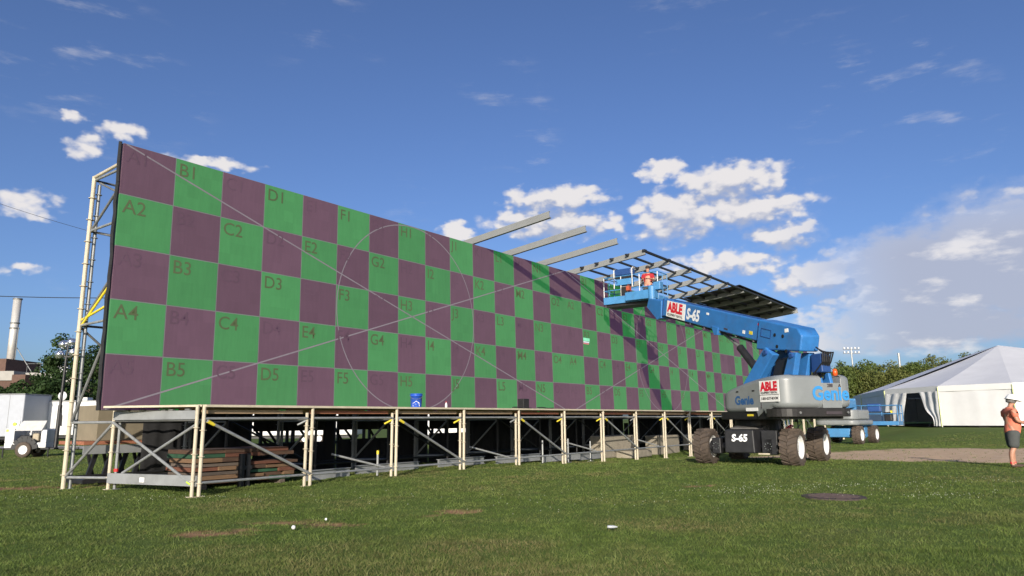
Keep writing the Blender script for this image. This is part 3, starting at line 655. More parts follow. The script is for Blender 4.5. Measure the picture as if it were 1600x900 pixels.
def build_lift():
    root = empty('boom_lift', wp(13.8, -6.15, .11), RZ)
    tag(root, 'big blue and grey telescopic boom lift, its basket raised to the wall top', 'boom lift')
    # ---- chassis (local x along the wall, its front looks to -x)
    for x in (-1.25, 1.25):
        for s in (-1, 1): make_wheel('wheel', root, (x + .06 + (.10 if x > 0 else 0), 1.12 if s > 0 else -1.30, .50), s)
    MB().box(-1.05, 1.05, -.50, .50, .42, .86).build('chassis', m_black, root, bevel=.03)
    MB().hexa([(-1.62, -.42, .34), (-1.05, -.55, .34), (-1.05, .55, .34), (-1.62, .42, .34), (-1.62, -.40, .96), (-1.05, -.55, .98), (-1.05, .55, .98), (-1.62, .40, .96)]).build('front_cover', m_black, root, bevel=.03)
    MB().hexa([(-1.05, -.52, .86), (-.3, -.5, .87), (-.3, .5, .87), (-1.05, .52, .86), (-1.0, -.45, 1.02), (-.35, -.42, 1.10), (-.35, .42, 1.10), (-1.0, .45, 1.02)]).build('deck_plate', MAT('dusty_black', (.09, .085, .08), .7, 0, .2, 6), root, bevel=.02)
    MB().box(1.05, 1.55, -.5, .5, .36, .92).build('rear_cover', m_black, root, bevel=.03)
    text_on('S-65', .26, m_whiteprint, root, (-1.629, .21, .66), (0, -1, 0), (0, 0, 1), 'model_lettering', bold=.010, shear=.12, sx=.95)
    for x in (-1.25, 1.25):
        MB().tube((x + .06, -1.15, .50), (x + .06, .95, .50), .12, 12).build('axle', m_black, root)
        for s in (-1, 1):
            MB().box(x - .20, x + .20, s * .60 if s > 0 else -.86, .86 if s > 0 else -.60, .30, .74).build('steering_knuckle', m_black, root, bevel=.03)
            h = MB().tube((x, s * .80, .50), (x, s * .93, .50), .17, 14)
            h.build('drive_hub', m_black, root)
            bo = MB()
            for i in range(8): t = i * math.pi / 4; bo.tube((x - .21, s * .73 + .09 * math.cos(t), .52 + .09 * math.sin(t)), (x - .225, s * .73 + .09 * math.cos(t), .52 + .09 * math.sin(t)), .012, 6)
            bo.build('hub_bolts', m_chrome, root)
    MB().box(-1.45, -1.3, -.98, -.55, .30, .95).build('oscillate_bracket', m_black, root, bevel=.02)
    hz = MB()
    for i in range(4): hz.path([(-1.34, -.50 - .05 * i, .92), (-1.42, -.62 - .04 * i, .80), (-1.40, -.70, .62 - .03 * i)], .014)
    hz.build('hoses', m_hose, root)
    MB().box(-1.60, -1.56, -.80, -.50, .31, .345).build('tow_bar', m_cream, root)
    # ---- turntable
    A = R(53.9); MT = Matrix.Rotation(A, 4, 'Z')
    MB(MT).lathe([(.01, .86), (.62, .86), (.66, .95), (.62, 1.30), (.01, 1.30)], 28).build('slew_bearing', m_black, root, smooth=False)
    MB(MT).prism(rrect(-2.45, .55, -1.15, .98, (.4, .3, .3, .35)), 1.24, 1.47).build('turntable_base', m_black, root, bevel=.03)
    cw = MB(MT).prism(rrect(-2.60, -1.9, -1.30, 1.06, (.46, .02, .02, .42)), 1.30, 1.52); cw.build('counterweight', MAT('counterweight_black', (.02, .018, .017), .55, 0, .15, 4), root, bevel=.03)
    # left cover: its top falls towards the front
    def cover(poly, zb, zt):
        n = len(poly); b = MB(MT); vs = [(x, y, zb(x)) for x, y in poly] + [(x, y, zt(x)) for x, y in poly]
        return b.add(vs, [(i, (i + 1) % n, n + (i + 1) % n, n + i) for i in range(n)] + [tuple(range(n - 1, -1, -1)), tuple(range(n, 2 * n))])
    lz = lambda x: 1.525 if x < -1.75 else 1.525 - .09 * min(1, (x + 1.75) / .15)
    top = lambda x: 2.40 - .056 * (x + 2.6) ** 1.9 if x > -2.6 else 2.40
    def side(y0, y1, outer):
        ed = sorted(set([-2.60, -2.2, -1.76, -1.60, -1.2, -.8, -.4, 0.0, .35])); r_out = .30
        # plan outline with the outer rear corner and outer front corner rounded
        if outer > 0: pl = rrect(-2.60, .42, y0, y1, (.02, .05, .62, .42), 8)
        else: pl = rrect(-2.60, .40, y0, y1, (.46, .42, .05, .02), 8)
        pts = []
        for i, p in enumerate(pl):
            q = pl[(i + 1) % len(pl)]; pts.append(p); L_ = abs(q[0] - p[0])
            if L_ > .7:
                k = 12
                for j in range(1, k): pts.append((p[0] + (q[0] - p[0]) * j / k, p[1] + (q[1] - p[1]) * j / k))
        return cover(pts, lz, top)
    side(.20 - .40, 1.06, 1).build('engine_cover', m_grey, root, bevel=.15, seg=6)
    side(-1.30, -.80, -1).build('tank_cover', m_grey, root, bevel=.15, seg=6)
    MB(MT).prism(rrect(-2.595, -1.2, -.80, -.20, (.01, .01, .01, .01)), 1.525, 2.18).build('rear_cover', m_grey, root, bevel=.02)
    MB(MT).bar((-1.72, 1.066, 1.53), (-1.72, 1.066, 2.25), .010, .014).build('cover_seam', m_signdk, root)
    for s_ in (-.65, -1.4): MB(MT).box(s_ - .05, s_ + .05, 1.058, 1.075, 2.0, 2.035).build('cover_latch', m_black, root)
    MB(MT).box(-2.625, -2.60, -.75, -.25, 1.36, 1.44).build('counterweight_label', m_signdk, root)
    for y_ in (.55, -.95): MB(MT).tube((-2.602, y_, 1.41), (-2.63, y_, 1.41), .035, 10).build('counterweight_bolt', m_galvd, root)
    # lettering and signs on the covers
    def T(p): return tuple(MT @ Vector(p))
    def D(p): return tuple((MT.to_3x3() @ Vector(p)))
    text_on('Genie', .50, m_logo, root, T((-2.612, .13, 1.74)), D((0, -1, 0)), (0, 0, 1), 'maker_lettering', bold=.017, sx=.96)
    text_on('Genie', .33, m_logodk, root, T((-.52, 1.066, 1.66)), D((-1, 0, 0)), (0, 0, 1), 'maker_lettering', bold=.012, sx=1.08)
    text_on('288', .12, m_signdk, root, T((-2.607, -.36, 2.075)), D((0, -1, 0)), (0, 0, 1), 'fleet_number', bold=.004)
    text_on('A', .12, m_signdk, root, T((-2.607, -.72, 2.075)), D((0, -1, 0)), (0, 0, 1), 'fleet_number', bold=.004)
    sign_plate(root, T((-1.70, 1.075, 1.70)), D((-1, 0, 0)), (0, 0, 1), .82, .56, [('ABLE', .31, .055, .30, m_signred, .020), ('EQUIPMENT RENTAL', .074, .045, .215, m_signdk, .003), ('1-855-GOT-BOOM', .088, .05, .06, m_signdk, .004)])
    MB().bar(T((-1.70, 1.082, 1.885)), T((-2.52, 1.082, 1.885)), .006, .012).build('sign_rule', m_signdk, root)
    MB().bar(T((-1.02, 1.067, 1.515)), T((-1.56, 1.067, 1.515)), .006, .09).build('label_plate', m_sign, root)
    MB().bar(T((-.95, .99, 1.36)), T((-1.22, .99, 1.36)), .01, .055).build('warning_label', m_yellow, root)
    for y in (-.36, -.68):
        MB(MT).hexa([(-2.45, y - .05, 2.10), (-2.1, y - .05, 2.10), (-2.1, y + .05, 2.10), (-2.45, y + .05, 2.10), (-2.36, y - .05, 2.46), (-2.2, y - .05, 2.46), (-2.2, y + .05, 2.46), (-2.36, y + .05, 2.46)]).build('boom_rest', m_blue, root, bevel=.015)
    for p in ((-1.5, -.35, 2.35), (-2.2, -1.0, 2.40)):
        MB(MT).lathe([(.001, p[2] + .19), (.05, p[2] + .17), (.065, p[2] + .10), (.065, p[2]), (.001, p[2])], 12, (p[0], p[1], 0)).build('beacon', m_orange, root, smooth=True)
    # ---- boom, in the vertical plane of the turntable axis
    def B(): return MB(MT)
    tip, base = Vector((5.95, 0, 5.62)), Vector((-2.55, 0, 3.27)); d = (tip - base).normalized(); up = Vector((-d.z, 0, d.x))
    B().bar(base + d * 1.3, base + d * 7.7, .46, .62, up=up).build('boom', m_blue, root, bevel=.03)
    bx = [base - up * .27, base + d * 1.9 - up * .55, base + d * 1.9 + up * .34, base + d * .22 + up * .34, base + up * .16]
    B().add([(p.x, -.30, p.z) for p in bx] + [(p.x, .30, p.z) for p in bx], [(0, 1, 2, 3, 4), (9, 8, 7, 6, 5)] + [(i, (i + 1) % 5, 5 + (i + 1) % 5, 5 + i) for i in range(5)]).build('boom_base', m_blue, root, bevel=.05, seg=3)
    B().bar(base + d * 7.7, base + d * 8.35, .36, .46, up=up).build('boom_extension', m_blue, root, bevel=.02)
    he = [base + d * 7.9 + up * .22, base + d * 8.9 + up * .20, base + d * 9.0 - up * .15, base + d * 8.1 - up * .52, base + d * 7.8 - up * .42]
    B().add([(p.x, -.20, p.z) for p in he] + [(p.x, .235, p.z) for p in he], [(0, 1, 2, 3, 4), (9, 8, 7, 6, 5)] + [(i, (i + 1) % 5, 5 + (i + 1) % 5, 5 + i) for i in range(5)]).build('boom_head', m_blue, root, bevel=.02)
    hole = B()
    for a_, c_ in ((.75, .02), (1.1, .0), (.55, -.36), (.95, -.30)): p = base + d * a_ + up * c_; hole.tube((p.x, .301, p.z), (p.x, .312, p.z), .05, 12)
    hole.build('pivot_bores', m_black, root)
    q = [base + d * t + up * h for t, h in ((1.28, .10), (1.72, .10), (1.72, -.13), (1.28, -.13))]
    fr = B(); 
    for i in range(4): fr.bar((q[i].x, .305, q[i].z), (q[(i + 1) % 4].x, .305, q[(i + 1) % 4].z), .012, .02)
    fr.build('access_panel', m_bluedk, root)
    p = base + d * .62 + up * .2; B().bar((p.x - .07, .306, p.z), (p.x + .07, .306, p.z), .01, .10).build('decal', m_sign, root)
    # signs and lettering on the left flank of the boom
    yl = .2385; xv = -d; o_ = base + d * 7.42 - up * .30
    w0 = base + d * 7.40 - up * .285
    sign_plate(root, T((w0.x, yl + .01, w0.z)), D(xv), D(up), 1.30, .57, [('ABLE', .46, .075, .20, m_signred, .028), ('EQUIPMENT RENTAL', .115, .07, .05, m_signdk, .004)])
    w1 = base + d * 6.02 - up * .19; text_on('S-65', .52, m_whiteprint, root, T((w1.x, yl, w1.z)), D(xv), D(up), 'model_lettering', bold=.022, shear=.12, sx=.9)
    cb_ = B(); 
    for k_ in range(3):
        q0 = base + d * 1.9 - up * (.36 + .03 * k_); q1 = base + d * 7.6 - up * (.33 + .02 * k_); cb_.tube((q0.x, .16 - .07 * k_, q0.z), (q1.x, .16 - .07 * k_, q1.z), .018, 6)
    cb_.build('boom_hoses', m_hose, root)
    for t_ in np.arange(2.2, 7.6, .9):
        q0 = base + d * t_ - up * .345; B().bar((q0.x, -.05, q0.z), (q0.x, .20, q0.z), .05, .06, up=d).build('hose_clamp', m_galvd, root)
    B().bar(base + d * 2.0 + up * .318, base + d * 7.3 + up * .318, .10, .02, up=up).build('cable_track', m_bluedk, root)
    for t_, h_, w_, hh_, mt_ in ((2.3, -.12, .16, .10, m_yellow), (2.65, -.15, .12, .10, m_sign), (4.7, .14, .14, .07, m_sign), (1.95, .18, .10, .07, m_signred), (3.6, -.20, .2, .05, m_signdk)):
        q0 = base + d * t_ + up * h_; B().bar((q0.x - d.x * w_ / 2, .234, q0.z - d.z * w_ / 2), (q0.x + d.x * w_ / 2, .234, q0.z + d.z * w_ / 2), .008, hh_).build('decal', mt_, root)
    B().bar(base + d * 7.68, base + d * 7.74, .49, .65, up=up).build('boom_collar', m_bluedk, root, bevel=.01)
    # ---- riser arms, lift cylinder
    def plate(pts, y0, y1, name, mt, bev=.02):
        n = len(pts); B().add([(x, y0, z) for x, z in pts] + [(x, y1, z) for x, z in pts], [tuple(range(n)), tuple(range(2 * n - 1, n - 1, -1))] + [(i, (i + 1) % n, n + (i + 1) % n, n + i) for i in range(n)]).build(name, mt, root, bevel=bev)
    plate([(-1.42, 3.02), (-1.08, 3.26), (-.86, 3.10), (.50, 1.9), (-.20, 1.9)], .13, .36, 'riser_arm', m_blue)
    plate([(-1.42, 3.02), (-1.08, 3.26), (-.86, 3.10), (.50, 1.9), (-.20, 1.9)], -.36, -.13, 'riser_arm', m_blue)
    plate([(-2.32, 3.00), (-2.02, 3.02), (-1.45, 1.9), (-1.95, 1.9)], .12, .30, 'turntable_upright', m_blue)
    plate([(-2.32, 3.00), (-2.02, 3.02), (-1.45, 1.9), (-1.95, 1.9)], -.30, -.12, 'turntable_upright', m_blue)
    plate([(-1.9, 2.95), (-1.2, 2.9), (-.7, 1.9), (-1.5, 1.9)], -.10, .10, 'inner_link', m_black)
    B().tube((-.30, .0, 2.55), (.62, 0, 3.43), .115, 14).build('lift_cylinder', m_black, root, smooth=False)
    B().tube((.62, 0, 3.43), (1.50, 0, 4.0), .050, 12).build('cylinder_rod', m_galvd, root)
    plate([(1.35, 4.12), (1.75, 4.24), (1.62, 3.92), (1.45, 3.90)], -.10, .26, 'cylinder_lug', m_blue, .01)
    B().tube((-1.12, .28, 3.10), (-1.12, .42, 3.10), .07, 14).build('pivot_pin', m_bluedk, root); B().tube((-2.15, .28, 2.93), (-2.15, .36, 2.93), .06, 14).build('pivot_pin', m_bluedk, root)
    ho = B()
    for i in range(6):
        y = -.1 - .05 * i; ho.path([(-2.62, y, 3.12 - .04 * i), (-2.86 - .02 * i, y, 2.96), (-2.84, y, 2.72), (-2.55, y, 2.5 - .02 * i), (-2.2, y, 2.25)], .018)
    ho.build('hydraulic_hoses', m_hose, root)
    B().box(-2.75, -2.35, -.42, -.12, 2.45, 2.95).build('valve_block', m_bluedk, root, bevel=.03)
    # ---- gear seen between the wheels, under the turntable
    g = MB()
    for i in range(7): g.tube((.2 + .12 * i, -.70, .80), (.2 + .12 * i, -.70 + .03 * (i % 3), 1.25), .02, 6)
    g.build('hydraulic_lines', m_chrome, root)
    for i in range(3): MB().tube((.15 + i * .18, -.78, .98 + .03 * i), (.33 + i * .18, -.78, .98 + .03 * i), .04, 8).build('valve', m_red, root)
    # ---- platform (local frame of the chassis: wall axes)
    o = Vector((-13.8, 6.15, -.11)); PM = Matrix.Translation(o)
    u0, u1, v0, v1, z0 = 18.12, 19.0, -1.12, 1.32, 6.08
    MB(PM).box(u0, u1, v0, v1, z0, z0 + .04).build('platform_floor', m_bluedk, root)
    MB(PM).box(u0 + .06, u1 - .04, v0 + .06, v1 - .06, z0 - .13, z0 - .003).build('platform_underside_shade', m_black, root)  # black box added below the floor to paint its underside in shade
    MB(PM).box(u0 - .03, u0, v0 - .02, v1 + .02, z0 - .02, z0 + .28).build('toe_board', m_bluelt, root, bevel=.01)
    MB(PM).box(u1, u1 + .02, v0 - .02, v1 + .02, z0 - .02, z0 + .15).build('toe_board', m_bluelt, root)
    for v in (v0, v1): MB(PM).box(u0, u1, v - .012, v + .012, z0 - .02, z0 + .15).build('toe_board', m_bluelt, root)
    for z in (z0 + .55, z0 + 1.10):
        r = MB(PM)
        for a, b in (((u0, v0), (u0, v1)), ((u0, v1), (u1, v1)), ((u1, v1), (u1, v0)), ((u1, v0), (u0, v0))): r.tube((*a, z), (*b, z), .020, 8)
        r.build('guard_rail', m_bluelt, root)
    for a in ((u0, v0), (u0, v0 + .8), (u0, v1 - .8), (u0, v1), (u1, v0), (u1, v1), (u1, 0), (u0 + .45, v1), (u0 + .45, v0)):
        MB(PM).tube((*a, z0), (*a, z0 + 1.10), .020, 8).build('rail_post', m_rim if a[0] == u0 else m_bluelt, root)
    MB(PM).box(u0 - .05, u0 + .30, .0, .78, z0 + 1.12, z0 + 1.40).build('console_cover', m_bluedk, root, bevel=.05)
    MB(PM).box(u0 - .03, u0 + .26, .05, .72, z0 + .72, z0 + .98).build('control_console', m_bluelt, root, bevel=.02)
    MB(PM).box(u0 - .0, u0 + .2, .05, .72, z0 + .985, z0 + 1.115).build('console_panel', m_black, root)
    for v in (-.03, .80): MB(PM).path([(u0 - .06, v, z0 + .6), (u0 - .06, v, z0 + 1.36), (u0 + .05, v, z0 + 1.43), (u0 + .3, v, z0 + 1.43)], .022, 8).build('console_guard', m_rim, root)
    # rotator that carries the platform at the boom end
    MB(PM).hexa([(u0 - .42, -1.15, z0 - .02), (u0 - .10, -1.15, z0 - .02), (u0 - .04, .25, z0 + .02), (u0 - .20, .25, z0 + .02), (u0 - .42, -1.15, z0 + .34), (u0 - .10, -1.15, z0 + .34), (u0 - .04, .25, z0 + .36), (u0 - .20, .25, z0 + .36)]).build('platform_arm', m_bluelt, root, bevel=.02)
    MB(PM).tube((u0 - .30, -1.0, z0 - .12), (u0 - .30, -1.0, z0 + .45), .15, 14).build('rotator', m_bluelt, root)
    MB(PM).tube((u0 - .13, -.9, z0 + .18), (u0 - .09, .1, z0 + .20), .06, 8).build('rotator_motor', m_black, root)
    MB(PM).box(u0 - .14, u0 - .05, .15, .45, z0 + .3, z0 + .62).build('foot_switch_box', m_black, root, bevel=.02)
    MB(PM).box(u0 - .34, u0 - .04, -1.38, -1.08, z0 + .30, z0 + .62).build('junction_box', m_bluelt, root, bevel=.03)
build_lift()

def build_lift2():
    root = empty('boom_lift', (18.7, 40.9, gz(18.7, 40.9)), R(48)); z = 0
    tag(root, 'second blue boom lift parked behind the big one, in front of the white tent', 'boom lift')
    for x, y in ((-1.35, -1.0), (1.30, -1.0), (-1.35, 1.0), (1.30, 1.0)): make_wheel('wheel', root, (x, y, .5), -1 if y < 0 else 1, 1.0, .42)
    MB().box(-1.5, 1.05, -.62, .62, .38, .85).build('chassis', m_bluelt, root, bevel=.04)
    MB().hexa([(.35, -.85, .30), (1.1, -.85, .42), (1.1, .85, .42), (.35, .85, .30), (.55, -.80, .98), (.95, -.80, .98), (.95, .80, .98), (.55, .80, .98)]).build('axle_beam', m_bluelt, root, bevel=.03)
    MB().box(-1.4, .3, -.635, -.625, .72, .80).build('decal_strip', m_white, root)
    MB().prism(rrect(-1.9, 1.25, -1.15, 1.15, (.5, .4, .4, .5)), 1.02, 1.30).build('turntable', m_grey, root, bevel=.08, seg=3)
    MB().prism(rrect(-1.9, .4, -1.15, 1.15, (.5, .1, .1, .5)), 1.31, 1.85).build('engine_cover', m_grey, root, bevel=.08, seg=3)
    MB().bar((-1.6, 0, 2.1), (1.3, 0, 2.2), .4, .42).build('boom', m_bluelt, root, bevel=.03)
    MB().hexa([(1.15, -.22, .95), (1.5, -.22, .95), (1.5, .22, .95), (1.15, .22, .95), (1.2, -.2, 2.5), (1.42, -.2, 2.5), (1.42, .2, 2.5), (1.2, .2, 2.5)]).build('boom_head', m_bluelt, root, bevel=.03)
    MB().box(2.3, 3.3, -2.1, .1, .98, 1.20).build('platform_floor', m_bluelt, root, bevel=.02)
    for zz in (1.62, 2.10):
        r = MB()
        for a, b in (((2.3, -2.1), (3.3, -2.1)), ((3.3, -2.1), (3.3, .1)), ((3.3, .1), (2.3, .1)), ((2.3, .1), (2.3, -2.1))): r.tube((*a, zz), (*b, zz), .025, 6)
        r.build('guard_rail', m_bluelt, root)
    for a in ((2.3, -2.1), (2.8, -2.1), (3.3, -2.1), (3.3, -1.0), (3.3, .1), (2.3, .1)): MB().tube((*a, 1.2), (*a, 2.10), .025, 6).build('rail_post', m_bluelt, root)
    MB().box(2.35, 2.7, -1.2, -.5, 1.75, 2.2).build('control_console', m_bluedk, root, bevel=.03)
    MB().box(2.4, 2.8, -1.75, -1.35, 1.21, 1.72).build('gear_bag', m_black, root, bevel=.05)
    MB().box(2.42, 2.56, -1.78, -1.70, 1.66, 1.80).build('strap', m_yellow, root)
build_lift2()

# ------------------------------------------------------------------ tent
def tent_mat(name, c, tr=.25):
    m = MAT(name, c, .55, 0, .04, .8, bump=.15, bscale=1.2, dirt=.06); nt = m.node_tree; b = nt.nodes['Principled BSDF']
    t = nt.nodes.new('ShaderNodeBsdfTranslucent'); t.inputs[0].default_value = (*c, 1); ms = nt.nodes.new('ShaderNodeMixShader'); ms.inputs[0].default_value = tr
    nt.links.new(b.outputs[0], ms.inputs[1]); nt.links.new(t.outputs[0], ms.inputs[2]); nt.links.new(ms.outputs[0], nt.nodes['Material Output'].inputs[0]); return m
m_tent = tent_mat('white_tent_vinyl', (.66, .66, .67), .03); m_tentband = tent_mat('tent_valance', (.68, .68, .67), .03); m_tentshade = tent_mat('tent_wall_shade_tint', (.66, .67, .70), .03)  # side wall copy is tinted bluer, its shade put into the vinyl colour
m_strap = MAT('pale_yellow_strap', (.62, .66, .30), .7, 0, .1)
def build_tent():
    zg = .60; ze = zg + 3.0
    base = (31.1, 53.5); root = empty('marquee_tent', (*base, zg)); tag(root, 'large white hip roofed marquee tent with one doorway drawn open', 'tent')
    def lc(p): return Vector((p[0] - base[0], p[1] - base[1], 0))
    # eave corners, from the far left round the near side
    C_ = [lc(p) for p in ((37.2, 79.0), (34.7, 72.0), (30.8, 59.8), (31.5, 53.5), (34.1, 49.3), (41.0, 44.8), (50.5, 44.0), (58, 49), (62, 60), (66, 74), (62, 86), (50, 90))]
    PK = [lc((41.8, 61.5)) + Vector((0, 0, 6.75)), lc((50.5, 77.5)) + Vector((0, 0, 7.65))]
    own = [1, 1, 0, 0, 0, 0, 0, 0, 0, 1, 1, 1]; n = len(C_)
    E = [c + Vector((0, 0, 3.0)) for c in C_]
    def sail(a, b, p, k=6, sag=.28):
        """roof panel: triangle a b p with a slight sag"""
        m = MB(); rows = []
        for i in range(k + 1):
            t = i / k; l = a.lerp(p, t); r = b.lerp(p, t); w = max(1, k - i); row = []
            for j in range(w + 1):
                s = j / w if i < k else 0; q = l.lerp(r, s); e = 4 * t * (1 - t) * .55 + (4 * s * (1 - s)) * (1 - t) * .35; q = q - Vector((0, 0, sag * e)); row.append(m.v and len(m.v) or 0); m.v.append(tuple(q))
            rows.append(row)
        for i in range(k):
            A_, B_ = rows[i], rows[i + 1]
            for j in range(len(A_) - 1):
                jj = min(j, len(B_) - 1)
                if j + 1 < len(B_): m.f.append((A_[j], A_[j + 1], B_[j + 1], B_[j])) if i < k - 1 and j + 1 < len(B_) else None
                if j == len(A_) - 2 or i == k - 1: m.f.append((A_[j], A_[j + 1], B_[jj]))
        return m
    for i in range(n):
        a, b = E[i], E[(i + 1) % n]; p = PK[own[i]]
        if own[i] == own[(i + 1) % n]: sail(a, b, p).build('roof_panel', m_tent, root, smooth=True)
        else:
            p2 = PK[own[(i + 1) % n]]; MB().add([a, b, p2, p], [(0, 1, 2, 3)]).build('roof_panel', m_tent, root)
        q = .42
        dn = Vector((0, 0, -q)); nrm = (b - a).cross(Vector((0, 0, 1))).normalized() * .03
        MB().hexa([a + dn + nrm, b + dn + nrm, b + dn + nrm * 1.6, a + dn + nrm * 1.6, a + nrm, b + nrm, b + nrm * 1.6, a + nrm * 1.6]).build('valance', m_tentband, root)
        MB().tube(C_[i], E[i] - Vector((0, 0, .05)), .05, 8).build('side_pole', m_galv, root)
        MB().tube(C_[i] + nrm * 2 + Vector((0, 0, .05)), E[i] + nrm * 3 - Vector((0, 0, .1)), .03, 6).build('guy_strap', m_strap, root)
        if i in (1, 2): pass
        # wall with soft folds
        def wall(s0, s1, nm='wall_panel', mt=m_tent, top=None):
            m = MB(); k = max(4, int((b - a).length * (s1 - s0) / .35)); vs = []
            for j in range(k + 1):
                s = s0 + (s1 - s0) * j / k; f = .022 * math.sin(j * .63 + i) + .012 * math.sin(j * 1.9); c = C_[i].lerp(C_[(i + 1) % n], s) + nrm * (f / .03)
                vs.append(c + Vector((0, 0, .12)))
            up_ = [c + Vector((0, 0, 2.62)) for c in vs]; m.add(vs + up_, [(j, j + 1, k + 2 + j, k + 1 + j) for j in range(k)]); m.build(nm, mt, root, smooth=True)
        if i == 2: pass
        else: wall(0, 1, mt=m_tentshade if i < 2 else m_tent)  # far left walls take the copy with shade in its colour
    # the doorway between two corners: side drapes tied back, dark inside
    a, b = C_[2], C_[3]; nrm = (b - a).cross(Vector((0, 0, 1))).normalized()
    def P_(s, z, o=0): c = a.lerp(b, s); return c + Vector((0, 0, z)) + nrm * o
    def drape(fr, to, nm):
        """cloth between two edge curves given as functions of height t"""
        m = MB(); K, J = 14, 12
        for k in range(K + 1):
            z = 2.62 - (2.62 - .08) * k / K
            for j in range(J + 1):
                s = fr(k / K) + (to(k / K) - fr(k / K)) * j / J; m.v.append(tuple(P_(s, z, .08 + .07 * math.sin(j * 1.3 + k * .22 + fr(0) * 9) + .035 * math.sin(j * 3.1 - k * .4))))
        for k in range(K):
            for j in range(J): q = k * (J + 1) + j; m.f.append((q, q + 1, q + J + 2, q + J + 1))
        m.build(nm, m_tent, root, smooth=True)
    drape(lambda t: .0, lambda t: .44 - .10 * math.sin(min(1, t * 1.25) * math.pi / 2), 'door_drape')
    drape(lambda t: .66 + .22 * min(1, t * 1.35) ** 1.5 + .02 * math.sin(t * 9), lambda t: 1.0, 'door_drape')
    MB().box(1.5, 16, -2.5, 22, .005, .03).build('tent_floor', MAT('dark_tent_floor', (.05, .045, .04), .9), root)
    # inside shelters the light: dark lining behind the door, a stage light stand
    s = Vector((1.6, 3.0, 0)); l = MB().tube(s, s + Vector((0, 0, 1.6)), .03); l.tube(s + Vector((-.5, 0, 0)), s + Vector((0, 0, .7)), .02); l.tube(s + Vector((.5, 0, 0)), s + Vector((0, 0, .7)), .02); l.box(s.x - .3, s.x + .3, s.y - .1, s.y + .1, 1.55, 1.85); 
    o = l.build('light_stand', MAT('stand_grey', (.25, .25, .25), .5)); o.location = (*base, zg); tag(o, 'grey lamp on a tripod stand inside the tent doorway', 'light stand')
build_tent()

# ------------------------------------------------------------------ people
def skin_body(name, chains, mat_, parent=None, sub=2):
    """chains: lists of (x, y, z, rx, ry); a point equal to an earlier one is shared, so limbs join"""
    vs, es, rad, key = [], [], [], {}
    for ch in chains:
        prev = None
        for x, y, z, rx, ry in ch:
            k = (round(x, 4), round(y, 4), round(z, 4))
            if k not in key: key[k] = len(vs); vs.append((x, y, z)); rad.append((rx, ry))
            i = key[k]
            if prev is not None: es.append((prev, i))
            prev = i
    me = bpy.data.meshes.new(name); me.from_pydata(vs, es, []); o = bpy.data.objects.new(name, me); COL.objects.link(o)
    sm = o.modifiers.new('skin', 'SKIN'); sm.use_smooth_shade = True
    if not me.skin_vertices: 
        return o
    for i, r in enumerate(rad): me.skin_vertices[0].data[i].radius = r
    me.skin_vertices[0].data[0].use_root = True
    o.modifiers.new('sub', 'SUBSURF').levels = sub; o.modifiers['sub'].render_levels = sub
    me.materials.append(mat_)
    if parent: o.parent = parent
    return o
m_skin = MAT('skin', (.40, .20, .13), .55, 0, .06, 12); m_salmon = MAT('salmon_shirt', (.60, .165, .10), .85, 0, .08, 14, bump=.3, bscale=25)
m_shorts = MAT('charcoal_shorts', (.055, .06, .058), .9, 0, .15, 12, bump=.3, bscale=25); m_shoe = MAT('brown_shoe', (.07, .045, .03), .7, 0, .15); m_sock = MAT('red_sock', (.55, .03, .04), .9, 0, .1)
m_hat = MAT('white_hard_hat', (.82, .82, .80), .35, 0, .03); m_hair = MAT('grey_hair', (.14, .13, .12), .8, 0, .2, 30); m_redshirt = MAT('red_shirt', (.34, .015, .025), .85, 0, .1, 14); m_dark = MAT('dark_hair', (.03, .02, .016), .7, 0, .1)
